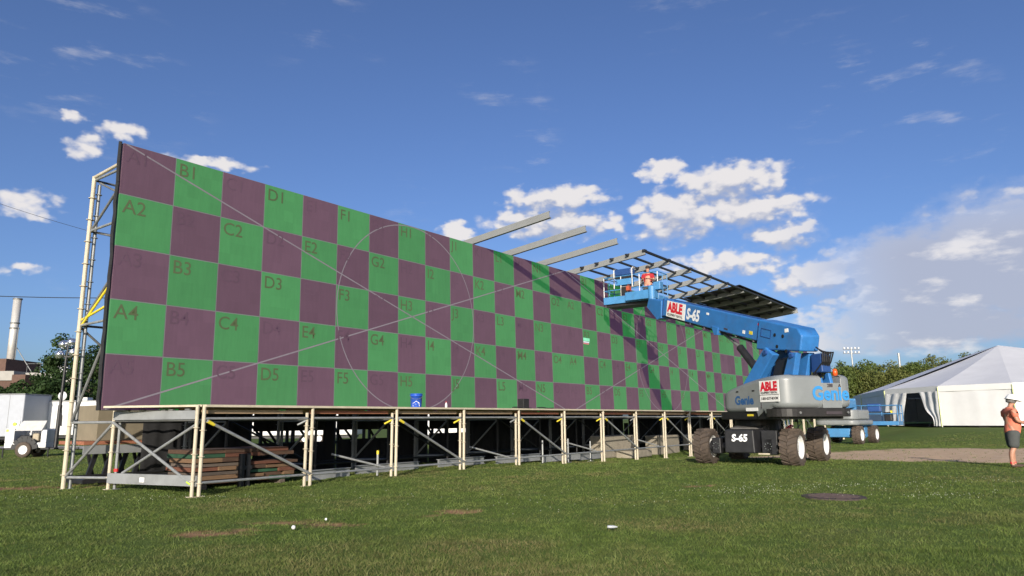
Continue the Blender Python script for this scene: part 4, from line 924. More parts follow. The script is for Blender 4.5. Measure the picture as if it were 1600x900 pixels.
def build_person():
    # faces local +x (to the right of the picture), looking down at what he holds
    x0, y0 = 12.78, 18.72; root = empty('person', (x0, y0, gz(x0, y0) + .005), R(-8)); root.scale = (1.14, 1.14, 1.0); tag(root, 'person in salmon polo shirt, dark shorts and white hard hat, standing and reading', 'person')
    L, Rr = .10, -.10
    def leg(s, fx): return [(0, 0, .98, .13, .15), (.0, s, .88, .088, .095), (.01 + fx * .5, s * 1.1, .52, .058, .062), (-.035 + fx * .8, s * 1.1, .36, .062, .066), (-.03 + fx, s * 1.1, .12, .038, .042), (-.02 + fx, s * 1.1, .05, .045, .045), (.10 + fx, s * 1.2, .035, .04, .032)]
    torso = [(0, 0, .98, .13, .15), (.03, 0, 1.12, .13, .16), (.03, 0, 1.28, .12, .165), (.0, 0, 1.42, .09, .15), (.015, 0, 1.49, .052, .055), (.05, 0, 1.55, .05, .05)]
    head = [(.05, 0, 1.55, .05, .05), (.085, 0, 1.62, .082, .072), (.085, 0, 1.70, .088, .076)]
    def arm(s): return [(.0, 0, 1.42, .09, .15), (-.01, s * .19, 1.41, .058, .062), (.02, s * .245, 1.16, .044, .046), (.20, s * .20, 1.10, .037, .037), (.34, s * .10, 1.14, .026, .030), (.42, s * .075, 1.155, .022, .036)]
    body = skin_body('body', [leg(L, .05), leg(Rr, -.10), torso, head, arm(1), arm(-1)], m_skin, root)
    # face and ears, fingers on the thing he holds
    f = MB().ball((.165, 0, 1.645), .018, 8, 6, (1, .8, 1.3)); f.build('nose', m_skin, root, smooth=True)
    for s in (1, -1):
        MB().ball((.075, s * .076, 1.66), .024, 8, 6, (.8, .4, 1.2)).build('ear', m_skin, root, smooth=True)
        MB().ball((.150, s * .030, 1.672), .010, 6, 5).build('eye', m_dark, root)
    MB().bar((.153, -.022, 1.612), (.153, .022, 1.612), .006, .006).build('mouth', MAT('lips', (.35, .12, .10)), root)
    hc = []
    for s in (1, -1):
        for i in range(4): hc.append([(.44, s * (.068 + .0 * i), 1.155 + .016 * (i - 1.5), .009, .009), (.475, s * (.050), 1.157 + .016 * (i - 1.5), .0085, .0085), (.50, s * .022, 1.157 + .016 * (i - 1.5), .008, .008)])
        hc.append([(.40, s * .06, 1.175, .011, .011), (.435, s * .03, 1.195, .009, .009), (.46, s * .018, 1.19, .008, .008)])
    for c in hc: skin_body('finger', [c], m_skin, root, 1)
    # clothes
    def sleeve(s): return [(.0, 0, 1.41, .10, .16), (-.01, s * .19, 1.405, .075, .08), (.005, s * .235, 1.24, .072, .075)]
    skin_body('polo_shirt', [[(.01, 0, .80, .16, .19), (.01, 0, .90, .165, .195), (.045, 0, 1.05, .17, .195), (.05, 0, 1.18, .155, .185), (.02, 0, 1.32, .135, .18), (.0, 0, 1.41, .10, .16), (.015, 0, 1.475, .07, .075)], sleeve(1), sleeve(-1)], m_salmon, root)
    co = MB().lathe([(.070, 1.465), (.080, 1.485), (.070, 1.51), (.062, 1.505)], 16, (.018, 0, 0)); co.build('collar', m_salmon, root, smooth=True)
    skin_body('shorts', [[(.0, 0, 1.0, .14, .17), (.0, 0, .86, .15, .175), (.015, L, .74, .125, .13), (.045, L * 1.1, .46, .115, .12)], [(.0, 0, .86, .15, .175), (-.03, Rr, .74, .125, .13), (-.055, Rr * 1.1, .46, .115, .12)]], m_shorts, root)
    for s, fx in ((L * 1.1, .05), (Rr * 1.1, -.10)):
        skin_body('sock', [[(-.03 + fx, s, .17, .044, .048), (-.025 + fx, s, .07, .046, .05)]], m_sock, root, 1)
        skin_body('shoe', [[(-.07 + fx, s, .045, .045, .04), (.0 + fx, s, .05, .05, .045), (.10 + fx, s * 1.03, .042, .05, .036), (.18 + fx, s * 1.05, .034, .04, .028)]], m_shoe, root, 2)
    # hard hat, tipped forward with the head
    HM = Matrix.Translation((.085, 0, 1.70)) @ Matrix.Rotation(R(14), 4, 'Y')
    h = MB(HM); pr = [(.128, .0), (.124, .03), (.112, .075), (.085, .115), (.045, .138), (.001, .144)]; h.lathe(pr, 20); h.lathe([(.10, -.004), (.142, -.006), (.140, .004), (.10, .01)], 20)
    h.add([(.10, -.10, -.004), (.20, -.055, -.016), (.215, 0, -.018), (.20, .055, -.016), (.10, .10, -.004), (.10, -.10, .008), (.20, -.055, -.006), (.215, 0, -.008), (.20, .055, -.006), (.10, .10, .008)], [(0, 1, 2, 3, 4), (9, 8, 7, 6, 5), (0, 5, 6, 1), (1, 6, 7, 2), (2, 7, 8, 3), (3, 8, 9, 4)])
    h.build('hard_hat', m_hat, root, smooth=True); MB(HM).lathe([(.088, -.085), (.098, -.05), (.096, .0)], 16, (-.012, 0, 0)).build('hair', m_hair, root, smooth=True)
    o = MB().box(-.005, .005, -.045, .045, -.08, .08).build('phone', m_black, None, bevel=.004); o.location = (x0 + .485, y0 - .07, root.location.z + 1.18); o.rotation_euler = (0, R(-35), R(-8)); tag(o, 'dark phone held in the hands of the person in the hard hat', 'phone')
build_person()
def build_worker():
    p = wp(18.72, -.42, 6.12); root = empty('person', p, RZ + R(200)); tag(root, 'person in red shirt standing in the raised lift basket', 'person')
    k = -.30
    legs = [[(0, 0, .95 + k, .13, .15), (.05, s * .1, .84 + k, .09, .095), (.28, s * .12, .44, .06, .06), (.02, s * .12, .1, .045, .045), (.14, s * .13, .035, .042, .035)] for s in (1, -1)]
    arms = [[(.04, 0, 1.38 + k, .09, .15), (.04, s * .19, 1.37 + k, .055, .058), (.10, s * .24, 1.13 + k, .042, .042), (.31, s * .18, 1.15 + k, .034, .034), (.41, s * .15, 1.16 + k, .03, .034)] for s in (1, -1)]
    skin_body('body', legs + [[(0, 0, .95 + k, .13, .15), (.02, 0, 1.18 + k, .125, .16), (.04, 0, 1.38 + k, .09, .15), (.06, 0, 1.47 + k, .05, .05), (.08, 0, 1.58 + k, .08, .07), (.08, 0, 1.66 + k, .085, .075)]] + arms, m_skin, root)
    skin_body('red_shirt', [[(0, 0, .76 + k, .15, .18), (0, 0, .90 + k, .15, .18), (.02, 0, 1.18 + k, .14, .18), (.04, 0, 1.38 + k, .10, .16), (.055, 0, 1.44 + k, .07, .07)]] + [[(.04, 0, 1.38 + k, .10, .16), (.04, s * .19, 1.37 + k, .07, .075), (.07, s * .23, 1.20 + k, .066, .068)] for s in (1, -1)], m_redshirt, root)
    skin_body('trousers', [[(0, 0, .95 + k, .14, .17), (.05, s * .1, .82 + k, .105, .11), (.28, s * .12, .44, .085, .085), (.02, s * .12, .1, .075, .075)] for s in (1, -1)], m_shorts, root)
    MB().ball((.065, 0, 1.69 + k), .098, 12, 8, (1, .9, .85)).build('hair', m_dark, root, smooth=True)
    MB().ball((.168, 0, 1.62 + k), .016, 6, 5).build('nose', m_skin, root)
    b = MB().box(-.17, .17, -.13, .13, 0, .30); b.tube((-.13, 0, .30), (-.1, 0, .42), .012); b.tube((-.1, 0, .42), (.1, 0, .42), .012); b.tube((.1, 0, .42), (.13, 0, .30), .012)
    o = b.build('tool_bag', MAT('faded_orange_canvas', (.38, .07, .03), .8), None, bevel=.02); o.scale = (.55, .55, .6); o.location = wp(18.02, .12, 6.52); o.rotation_euler = (0, 0, RZ); tag(o, 'small orange tool bag hung on the lift basket rail', 'bag')
build_worker()

# ------------------------------------------------------------------ under and on the stage
def build_small():
    # bucket
    p = wp(6.15, .32, 1.728); root = empty('bucket', p, RZ - R(45)); tag(root, 'blue plastic bucket standing on the stage edge before cell H5', 'bucket')
    m = MAT('blue_bucket_plastic', (.02, .085, .45), .35, 0, .05)
    MB().lathe([(.001, .002), (.135, .002), (.140, .02), (.158, .31), (.172, .312), (.172, .335), (.160, .337), (.160, .36), (.170, .362), (.168, .378), (.150, .378), (.135, .02), (.001, .015)], 28).build('pail', m, root, smooth=True)
    h = MB(); h.path([(.17 * math.cos(t), -.02 - .15 * math.sin(t), .33 - .10 * math.sin(t)) for t in np.linspace(0, math.pi, 12)], .004); h.build('handle', m_galv, root)
    lg = MB(); pts = [(-.095, .05), (.095, .05), (.095, .13), (.06, .145), (.0, .19), (-.06, .145), (-.095, .13)]
    def cyl(x, z, r): t = x / .15; return (r * math.sin(t), -r * math.cos(t), z)
    lg = MB(); lg.add([cyl(x, z, .1415 + z * .052 + .004) for x, z in pts], [tuple(range(7))]); lg.build('store_emblem', m_whiteprint, root)
    me = text_mesh("LOWE'S", .062, bold=.003).copy(); me.materials.append(m)
    for v_ in me.vertices: v_.co = Vector(cyl((v_.co.x - .10) * .9, v_.co.y + .075, .1415 + .1 * .052 + .010))
    mobj('store_lettering', me, None, root)
    # bottle
    p = wp(7.36, .35, 1.728); root = empty('bottle', p, 0); tag(root, 'small clear plastic bottle with a red cap on the stage edge', 'bottle')
    MB().lathe([(.001, 0), (.030, 0), (.033, .01), (.033, .10), (.026, .13), (.012, .155), (.012, .165)], 16).build('bottle_body', MAT('clear_plastic', (.70, .70, .70), .15, 0, .05), root, smooth=True); MB().tube((0, 0, .165), (0, 0, .19), .015, 12).build('cap', m_red, root)
    # loudspeaker
    p = wp(11.0, .22, 1.728); root = empty('loudspeaker', p, RZ); tag(root, 'small black box loudspeaker on the stage edge', 'loudspeaker')
    MB().box(-.15, .15, 0, .24, 0.01, .33).build('cabinet', m_black, root, bevel=.012); MB().box(-.13, .13, -.006, -.001, .03, .31).build('grille', m_blackcloth, root); MB().box(.02, .30, .02, .2, .0, .05).build('cable_coil', m_hose, root)
    # cables lying along the deck
    for i, (a, b) in enumerate(((10.0, 10.7), (11.3, 12.2))):
        c = MB(); c.path([(x, .03 * math.sin(x * 13), .02 + .012 * math.sin(x * 7)) for x in np.linspace(0, b - a, 14)], .018); o = c.build('cable', m_hose); o.location = wp(a, .02, 1.75); o.rotation_euler = (0, 0, RZ); tag(o, ['black cable on the stage edge just left of the small loudspeaker', 'black cable on the stage edge just right of the small loudspeaker'][i], 'cable', 'cables on the stage edge')
    # timber stack under the first bay
    root = empty('timber_stack', wp(.42, 1.0, gw(1.4, 1.3)), RZ); tag(root, 'stack of brown and green painted timbers under the near end of the stage', 'timber stack')
    woods = [MAT('brown_timber', (.075, .040, .024), .85, 0, .3, 5, stretch=(1, 8, 8), dirt=.3), MAT('tan_timber', (.145, .085, .045), .85, 0, .25, 5, stretch=(1, 8, 8)), MAT('red_timber', (.11, .042, .024), .85, 0, .25, 5, stretch=(1, 8, 8)), MAT('green_timber', (.018, .065, .032), .8, 0, .2, 5), MAT('grey_timber', (.09, .07, .055), .85, 0, .25, 5, stretch=(1, 8, 8))]
    for x in (.2, 1.2, 2.1): MB().box(x, x + .12, 0, 1.1, 0, .10).build('bearer', woods[4], root)
    for k in range(8):
        z = .10 + k * .088; x = random.uniform(-.08, .06)
        while x < 2.25:
            ln = random.uniform(.45, 1.25); x1 = min(x + ln, 2.42 + random.uniform(-.1, .1))
            if k == 5 and .95 < x < 2.1: x = x1; continue
            y = random.uniform(-.05, .05) + (0.1 if k > 5 else 0); MB().box(x + .004, x1, y, y + 1.0, z + .004, z + .084 - (.02 if random.random() < .3 else 0)).build('timber', random.choice(woods + [woods[0], woods[1], woods[0]]), root); x = x1
    MB().box(.98, 1.10, -.12, -.06, .0, .70).build('upright', m_black, root); MB().box(1.14, 1.24, -.12, -.06, .0, .70).build('upright', m_black, root); MB().box(.94, 1.28, -.125, -.055, .36, .44).build('clamp', m_black, root)
    # concrete blocks
    for i, (u, v, w, h, lab) in enumerate([(18.4, 1.7, 2.6, .90, 'pale concrete block under the stage, the nearer of the two large ones'), (23.4, 1.7, 2.3, .88, 'pale concrete block under the stage beside the front wheel of the lift'), (27.2, 1.5, 1.8, .80, 'pale concrete block under the stage behind the front wheels of the lift'), (19.2, .9, 2.2, .30, 'low concrete slab lying before the large concrete block')]):
        o = MB().box(0, w, 0, .7, 0, h).build('concrete_block', m_concrete, None, bevel=.05); o.location = wp(u, v, gw(u, v) - .02); o.rotation_euler = (0, 0, RZ + R(2 * i - 2)); tag(o, lab, 'concrete block', 'concrete ballast under the stage')
    # aluminium beams lying on the ground under the stage
    for i, (u, v, ln) in enumerate([(3.2, 1.0, 1.4), (5.0, 1.3, 2.2), (8.0, 1.2, 2.1), (10.7, 1.2, 2.4), (13.2, 1.1, 2.2), (15.6, 1.2, 2.0)]):
        b = MB().box(0, ln, 0, .05, .02, .22)
        b.box(0, ln, -.05, .10, .221, .235); b.box(0, ln, -.05, .10, 0.005, .019); o = b.build('aluminium_beam', m_alu); o.location = wp(u, v, gw(u, v)); o.rotation_euler = (0, 0, RZ + R([3, -2, 1, 0, -3, 2][i]))
        o['label'] = ['first', 'second', 'third', 'fourth', 'fifth', 'farthest'][i] + ' aluminium beam from the left lying on the grass under the stage'; o['category'] = 'beam'; o['group'] = 'aluminium beams under the stage'
    # loose standing pipes
    for i, (u, v, h, mt) in enumerate([(4.95, .45, .62, m_yellow), (12.4, .6, .75, None), (15.3, .5, .72, None), (13.5, .3, .8, None)]):
        root = empty('standing_pipe', wp(u, v, gw(u, v)), RZ); MB().tube((0, 0, 0), (0, 0, h), .028, 10).build('pipe', m_galv, root); MB().box(-.14, .14, -.05, .05, 0, .02).build('foot_plate', m_galvd, root)
        if mt: MB().tube((0, 0, h - .08), (0, 0, h + .01), .031, 10).build('yellow_end', mt, root)
        tag(root, ['short grey pipe with a yellow end standing under the second bay', 'short grey pipe standing just right of the loudspeaker bay', 'short grey pipe standing left of the pale concrete blocks', 'short grey pipe standing behind the fifth pair of posts'][i], 'pipe', 'short pipes under the stage')
    # stage cart and crate behind the left end
    root = empty('stage_cart', wp(-.25, 4.1, gw(-.7, 4.1)), RZ); tag(root, 'stage cart with red brown top and black legs behind the scaffold end', 'cart')
    MB().box(-.2, 2.9, .0, 1.3, .88, .96).build('cart_top', m_deckred, root, bevel=.01); MB().box(-.2, 2.9, -.03, -.001, .68, .87).build('side_rail', m_alu, root)
    for x in np.arange(.0, 2.8, .34): MB().bar((x, .2, .05), (x + .22, .2, .86), .07, .09).build('leg', m_black, root); MB().bar((x + .22, .3, .05), (x, .3, .86), .06, .06).build('leg', m_black, root)
    MB().box(-.1, 2.8, .1, 1.2, .03, .12).build('cart_base', m_black, root)
    o = MB().box(0, 1.75, 0, 1.1, 0, .80); o = o.build('plywood_crate', MAT('beige_plywood_in_shadow', (.19, .16, .11), .8, 0, .1, 3), None, bevel=.01); o.location = wp(-.15, 4.2, gw(-.7, 4.1) + .965); o.rotation_euler = (0, 0, RZ); tag(o, 'beige plywood crate on the stage cart behind the scaffold', 'crate')  # plywood colour darkened for the shadow the crate stands in
    # black folded trestles deeper under the stage
    for i in range(9):
        u = [1.5, 3.7, 4.3, 5.0, 6.5, 7.0, 7.6, 10.5, 11.2][i]; root = empty('black_trestle', wp(u, 4.0 + .25 * (i % 3), gw(u, 4.2)), RZ + R([4, -6, 9, 2, 12, -4, 7, 3, -8][i])); tag(root, ['first', 'second', 'third', 'fourth', 'fifth', 'sixth', 'seventh', 'eighth', 'ninth'][i] + ' black folded trestle from the left behind the scaffold', 'trestle', 'black trestles behind the scaffold')
        for s in (0, 1.2): MB().bar((s, 0, 0), (s, 0, 1.5), .07, .07).build('leg', m_black, root); MB().bar((s, 0, .1 if s else 1.4), (1.2 - s, 0, 1.4 if s else .1 + .02), .05, .05).build('cross_bar', m_black, root)
        MB().bar((0, 0, 1.5), (1.2, 0, 1.5), .08, .08).build('top_bar', m_black, root); MB().bar((0, 0, .75), (1.2, 0, .75), .06, .06).build('middle_bar', m_black, root)
    # on the lawn
    o = MB().ball((0, 0, .03), .028, 14, 10).build('ball', m_white, None, smooth=True); o.location = (-2.89, 9.78, gz(-2.89, 9.78)); tag(o, 'small white ball lying on the lawn', 'ball')
    o = MB().ball((0, 0, .02), .018, 12, 8).build('ball', m_sign, None, smooth=True); o.location = (-2.68, 10.62, gz(-2.68, 10.62)); tag(o, 'tiny white ball on the bare red earth', 'ball')
    b = MB().lathe([(.001, 0), (.03, 0), (.032, .02), (.032, .10), (.014, .14), (.014, .16), (.001, .16)], 12, ax='x'); o = b.build('crushed_bottle', MAT('clear_litter', (.40, .42, .44), .25), None, smooth=True); o.location = (1.2, 9.6, gz(1.2, 9.6) + .035); o.rotation_euler = (0, 0, R(-8)); o.scale = (.8, .8, .6); tag(o, 'crumpled clear plastic bottle lying on the lawn', 'bottle')
    r = empty('manhole_cover', (5.55, 12.88, gz(5.55, 12.88) + .004)); tag(r, 'round rusty iron cover set flush in the lawn', 'manhole cover'); mi = MAT('rusty_iron', (.075, .052, .05), .8, .2, .3, 12, bump=.5, bscale=30)
    MB().lathe([(.001, .016), (.46, .016), (.47, .012), (.52, .014), (.53, -.02)], 36).build('lid', mi, r); k = MB()
    for a in np.arange(-.4, .41, .1):
        w = math.sqrt(max(0, .42 ** 2 - a * a)); k.box(-w, w, a - .012, a + .012, .0165, .022)
    k.build('ribs', mi, r)
build_small()

# ------------------------------------------------------------------ trees
def m_leaf(name, c0, c1):
    m = bpy.data.materials.new(name); m.use_nodes = True; nt = m.node_tree; N = nt.nodes.new; L = nt.links.new; b = nt.nodes['Principled BSDF']; b.inputs['Roughness'].default_value = .6; b.inputs['Specular IOR Level'].default_value = .2
    pos = N('ShaderNodeNewGeometry').outputs['Position']; n = N('ShaderNodeTexNoise'); n.inputs['Scale'].default_value = .9; n.inputs['Detail'].default_value = 5; L(pos, n.inputs['Vector'])
    r = N('ShaderNodeValToRGB'); r.color_ramp.elements[0].position = .35; r.color_ramp.elements[1].position = .65; r.color_ramp.elements[0].color = (*c0, 1); r.color_ramp.elements[1].color = (*c1, 1); L(n.outputs['Fac'], r.inputs[0]); L(r.outputs[0], b.inputs['Base Color'])
    t = N('ShaderNodeBsdfTranslucent'); L(r.outputs[0], t.inputs[0]); ms = N('ShaderNodeMixShader'); ms.inputs[0].default_value = .3; L(b.outputs[0], ms.inputs[1]); L(t.outputs[0], ms.inputs[2]); L(ms.outputs[0], nt.nodes['Material Output'].inputs[0]); return m
m_bark = MAT('bark', (.10, .075, .055), .9, 0, .3, 6, bump=.5, bscale=20)
leaf_a = m_leaf('leaf_olive', (.085, .105, .026), (.150, .160, .045)); leaf_b = m_leaf('leaf_green', (.065, .100, .024), (.120, .150, .040)); leaf_c = m_leaf('leaf_dark', (.022, .045, .014), (.045, .080, .022))
def crown_mesh(rx, ry, rz, n_cl, per, leaf, seed):
    g = np.random.default_rng(seed); d = g.normal(size=(n_cl, 3)); d /= np.linalg.norm(d, axis=1)[:, None]
    rad = (.45 + .55 * g.random(n_cl) ** .5)[:, None] * (1 + .22 * np.sin(d[:, :1] * 5 + seed) * np.cos(d[:, 1:2] * 4 + seed)); cen = d * rad * np.array([rx, ry, rz])
    cen[:, 2] = np.maximum(cen[:, 2], -rz * .75)
    cr = (.13 + .13 * g.random(n_cl)) * (rx + ry + rz) / 3
    o = g.normal(size=(n_cl, per, 3)); o /= np.linalg.norm(o, axis=2)[..., None]; o *= (g.random((n_cl, per, 1)) ** .4)
    c = (cen[:, None] + o * cr[:, None, None] * np.array([1.15, 1.15, .75])).reshape(-1, 3); k = len(c)
    nrm = o.reshape(-1, 3) + g.normal(size=(k, 3)) * .7 + np.array([0, -.1, .4]); nrm /= np.linalg.norm(nrm, axis=1)[:, None]
    t = np.cross(nrm, g.normal(size=(k, 3))); t /= np.linalg.norm(t, axis=1)[:, None]; b = np.cross(nrm, t); s = leaf * (.6 + .8 * g.random((k, 1)))
    return np.stack([c - t * s, c - b * s * .55, c + t * s, c + b * s * .55], 1)
def make_tree(x, y, h, w, mat_, label, seed, trunk=.3, group=None, cat='tree', ncl=90, per=40, leaf=.16, low=.30):
    z = gz(x, y); root = empty('tree', (x, y, z)); tag(root, label, cat, group)
    q = crown_mesh(w / 2, w / 2, h * (1 - low) / 2, ncl, per, leaf, seed); q[..., 2] += h * (1 + low) / 2
    mobj('crown', tri_mesh('crown', q, mat_, 4), None, root)
    g = random.Random(seed); t = MB(); pts = [(0, 0, -.1)]
    for k in range(1, 6): pts.append((g.uniform(-.05, .05) * h * .3, g.uniform(-.05, .05) * h * .3, h * .78 * k / 5))
    for i in range(5): t.tube(pts[i], pts[i + 1], trunk * (1 - i * .17), 8, trunk * (1 - (i + 1) * .17))
    for k in range(7):
        a = g.uniform(0, 6.28); zz = h * g.uniform(.32, .62); p = (0, 0, zz); e = (math.cos(a) * w * .33, math.sin(a) * w * .33, zz + h * .2); t.tube(p, e, trunk * .35, 6, trunk * .10)
    t.build('trunk', m_bark, root)
def build_trees():
    k = 0
    rows = [(46, 112, 7.8, 9), (52.5, 116, 8.7, 9), (58.5, 113, 8.4, 10), (64.5, 117, 9.2, 9), (70.5, 114, 9.4, 10), (77, 118, 10.0, 10), (84, 116, 10.2, 10), (92, 116, 10, 11), (49, 126, 9.4, 10), (61, 127, 10.0, 10), (74, 128, 10.6, 10), (41, 118, 7.6, 9), (36, 116, 7.2, 9), (96, 112, 12.3, 9), (104, 112, 13.5, 10)]
    lab = ['olive green tree beyond the lift, leftmost of the row by the floodlight', 'olive green tree left of the distant floodlight mast', 'rounded tree below the distant floodlight mast', 'rounded tree just right of the floodlight mast', 'broad tree above the left slope of the tent roof', 'tall tree behind the left slope of the tent roof', 'tree rising behind the tent roof ridge', 'tree hidden behind the tent peak', 'back row tree left of the floodlight mast', 'back row tree right of the floodlight mast', 'back row tree over the tent slope', 'low tree seen past the boom base', 'low tree behind the far end of the wall', 'tree top showing at the right edge behind the tent', 'tallest tree behind the right side of the tent']
    for (x, y, h, w), l in zip(rows, lab):
        make_tree(x, y, h, w, [leaf_a, leaf_b][k % 2], l, 100 + k, .25, 'trees in the row behind the tent', ncl=260, per=75, leaf=.17, low=.06); k += 1
    for i, (x, y, h, w, l) in enumerate([(-42.5, 70, 9.2, 7, 'leafy dark tree behind the light tower'), (-37, 66, 8.2, 7, 'dark tree between the light tower and the scaffold'), (-33, 72, 9.5, 8, 'dark tree seen through the scaffold posts'), (-45, 64, 4.6, 5.0, 'low dark bush beside the brick building'), (-39, 60, 5.2, 5.5, 'dark bush behind the white trailer'), (-29, 74, 9, 8, 'dark tree behind the left end of the checkered wall')]):
        make_tree(x, y, h, w, leaf_c, l, 200 + i, .22, 'trees by the yard on the left', ncl=150, per=70, leaf=.15, low=.06)
build_trees()

# ------------------------------------------------------------------ yard on the left
def build_yard():
    # light tower trailer
    x0, y0 = -20.85, 31.6; root = empty('light_tower_trailer', (x0, y0, gz(x0, y0)), R(4)); tag(root, 'white generator trailer with open lid and a black mast of floodlights', 'light tower')
    b = MB(); b.box(-.85, .85, -.45, .45, .40, .62); b.build('body_sill', m_white, root, bevel=.02)
    MB().box(-.85, -.48, -.45, .45, .622, 1.22).build('control_cabinet', m_white, root, bevel=.02); MB().box(.62, .85, -.45, .45, .622, 1.15).build('end_panel', m_white, root, bevel=.02)
    MB().box(-.85, .85, .40, .45, .63, 1.2).build('rear_panel', m_white, root); MB().box(-.47, .61, -.30, .39, .625, .66).build('engine_tray', m_black, root); MB().box(.15, .42, -.25, .25, .66, 1.0).build('engine', MAT('beige_engine', (.35, .30, .22), .7), root, bevel=.05); MB().box(-.4, .05, -.2, .3, .66, .92).build('generator', m_black, root, bevel=.04)
    MB().hexa([(-.44, -.52, 1.12), (.66, -.52, 1.12), (.66, -.50, 1.14), (-.44, -.50, 1.14), (-.34, -.15, 1.52), (.64, -.15, 1.52), (.64, -.13, 1.54), (-.34, -.13, 1.54)]).build('lid', MAT('grey_lid', (.50, .49, .46), .5), root)
    MB().hexa([(-.80, -.3, 1.22), (-.44, -.3, 1.22), (-.44, -.26, 1.22), (-.80, -.26, 1.22), (-.80, -.2, 1.54), (-.44, -.2, 1.54), (-.44, -.16, 1.54), (-.80, -.16, 1.54)]).build('lid', m_white, root)
    MB().tube((-.62, -.285, 1.40), (-.62, -.27, 1.40), .08, 14).build('lime_badge', m_lime, root); MB().box(-.82, -.72, -.458, -.452, 1.08, 1.18).build('lime_badge', m_lime, root)
    for s in (-1, 1): make_small_wheel(root, (.02, s * .52, .33), s)
    for s in (-1, 1):
        f = MB()
        for i in range(7):
            t0, t1 = math.pi * i / 7, math.pi * (i + 1) / 7; f.bar((.02 + .42 * math.cos(t0), s * .52, .36 + .40 * math.sin(t0)), (.02 + .42 * math.cos(t1), s * .52, .36 + .40 * math.sin(t1)), .26, .03, up=(0, 1, 0))
        f.build('mudguard', m_black, root)
    MB().box(-.95, 1.15, -.35, .35, .33, .395).build('chassis', m_black, root); MB().bar((1.1, 0, .36), (2.0, 0, .36), .07, .07).build('drawbar', m_black, root)
    for x in (-.9, .95): MB().tube((x, -.4, 0), (x, -.4, .4), .03).build('jack', m_black, root)
    MB().tube((1.02, 0, .40), (1.05, 0, 2.2), .085, 10).build('mast', m_black, root); MB().tube((1.05, 0, 2.2), (1.09, 0, 4.3), .06, 10).build('mast', m_black, root)
    MB().bar((.75, 0, 4.32), (1.45, 0, 4.32), .06, .06).build('lamp_bar', m_black, root); MB().bar((1.1, 0, 4.3), (1.12, 0, 4.95), .05, .05).build('lamp_bar', m_black, root)
    for i, (x, z, ty) in enumerate([(.82, 4.42, 20), (1.38, 4.50, -25), (.93, 4.86, 50), (1.26, 4.96, -10)]):
        HM = Matrix.Translation((x, -.05, z)) @ Matrix.Rotation(R(ty), 4, 'Y') @ Matrix.Rotation(R(70), 4, 'X')
        MB(HM).lathe([(.001, .16), (.09, .15), (.17, .06), (.21, -.04), (.20, -.045), (.15, .06), (.001, .13)], 16).build('floodlight', m_chrome, root, smooth=True)
    c = MB()
    for i in range(10): c.path([(1.18 + .05 * math.cos(t), -.1, 1.3 + .8 * random.random() * math.sin(t)) for t in np.linspace(0, 3.1, 5)], .02)
    c.build('coiled_cable', m_hose, root)
    # white trailers and the truck behind
    def trailer(name, x, y, ln, h, dp, rz, lab, cat, dish=False):
        r = empty(name, (x, y, gz(x, y)), R(rz)); tag(r, lab, cat)
        MB().box(0, ln, 0, dp, .55, h).build('box_body', MAT('white_paint_in_shade', (.36, .38, .42), .5, 0, .05, 2, dirt=.15) if name == 'box_truck' else m_white, r, bevel=.06); MB().box(-.02, ln + .02, -.02, dp + .02, h + .001, h + .05).build('roof_edge', m_alu, r); MB().box(.2, ln - .2, .2, dp - .2, .38, .549).build('underframe', m_black, r)  # truck body: blue-grey shade put into the colour of white paint
        for q in (ln * .55, ln * .55 + .85): make_small_wheel(r, (q, .12, .36), -1); make_small_wheel(r, (q, dp - .12, .36), 1)
        MB().box(ln * .35, ln * .35 + .8, -.012, -.002, .7, h - .3).build('door', m_sign, r); MB().box(ln * .35 + .68, ln * .35 + .73, -.04, -.012, 1.4, 1.5).build('door_handle', m_black, r)
        for q in np.arange(.6, ln, 1.2): MB().box(q, q + .02, -.006, 0.0005, .6, h - .05).build('body_seam', m_galvd, r)
        for q in (.15, ln - .2): MB().box(q, q + .08, -.012, -.001, .62, .68).build('marker_light', m_red, r)
        if dish:
            MB().lathe([(.001, .02), (.16, .05), (.28, .13), (.27, .14), (.001, .05)], 16, (.6, .4, h + .35), ax='y').build('dish', m_white, r); MB().tube((.6, .4, h), (.6, .5, h + .4), .03).build('dish_post', m_galv, r); MB().box(1.6, 2.2, .5, 1.1, h + .05, h + .25).build('roof_vent', m_white, r)
        return r
    trailer('cargo_trailer', -29.0, 45, 6.5, 2.62, 2.3, 0, 'white box trailer with a small dish on its roof behind the scaffold posts', 'trailer', True)
    trailer('box_truck', -35.2, 43, 6.3, 3.0, 2.4, -2, 'large white truck body at the left edge behind the light tower', 'truck')
    trailer('cargo_trailer', -16.5, 44, 7.0, 2.3, 2.2, 4, 'white trailer glimpsed through the near bays under the stage', 'trailer')
    trailer('cargo_trailer', -7.0, 49, 7.5, 2.4, 2.2, -3, 'white trailer glimpsed through the middle bays under the stage', 'trailer')
    trailer('cargo_trailer', 12, 58, 6.5, 2.4, 2.2, 5, 'white trailer glimpsed past the far bays under the stage', 'trailer')
    me = MB(); xs = np.linspace(-60, -10, 40); me.add([(x, 38.3, gz(x, 38.3) + .05) for x in xs] + [(x, 40.8, gz(x, 40.8) + .05) for x in xs], [(i, i + 1, 41 + i, 40 + i) for i in range(39)]); structure(me.build('access_road', MAT('pale_road', (.30, .29, .27), .9, 0, .1, 2, world=True)))
    # brick building and chimney
    brick = MAT('red_brick', (.105, .060, .045), .9, 0, .2, 3, bump=.2, bscale=10); conc = MAT('pale_render', (.34, .325, .30), .85, 0, .08, 1)
    r = empty('brick_building', (-70, 92, gz(-62, 90))); tag(r, 'low brick building with a pale parapet at the far left', 'building')
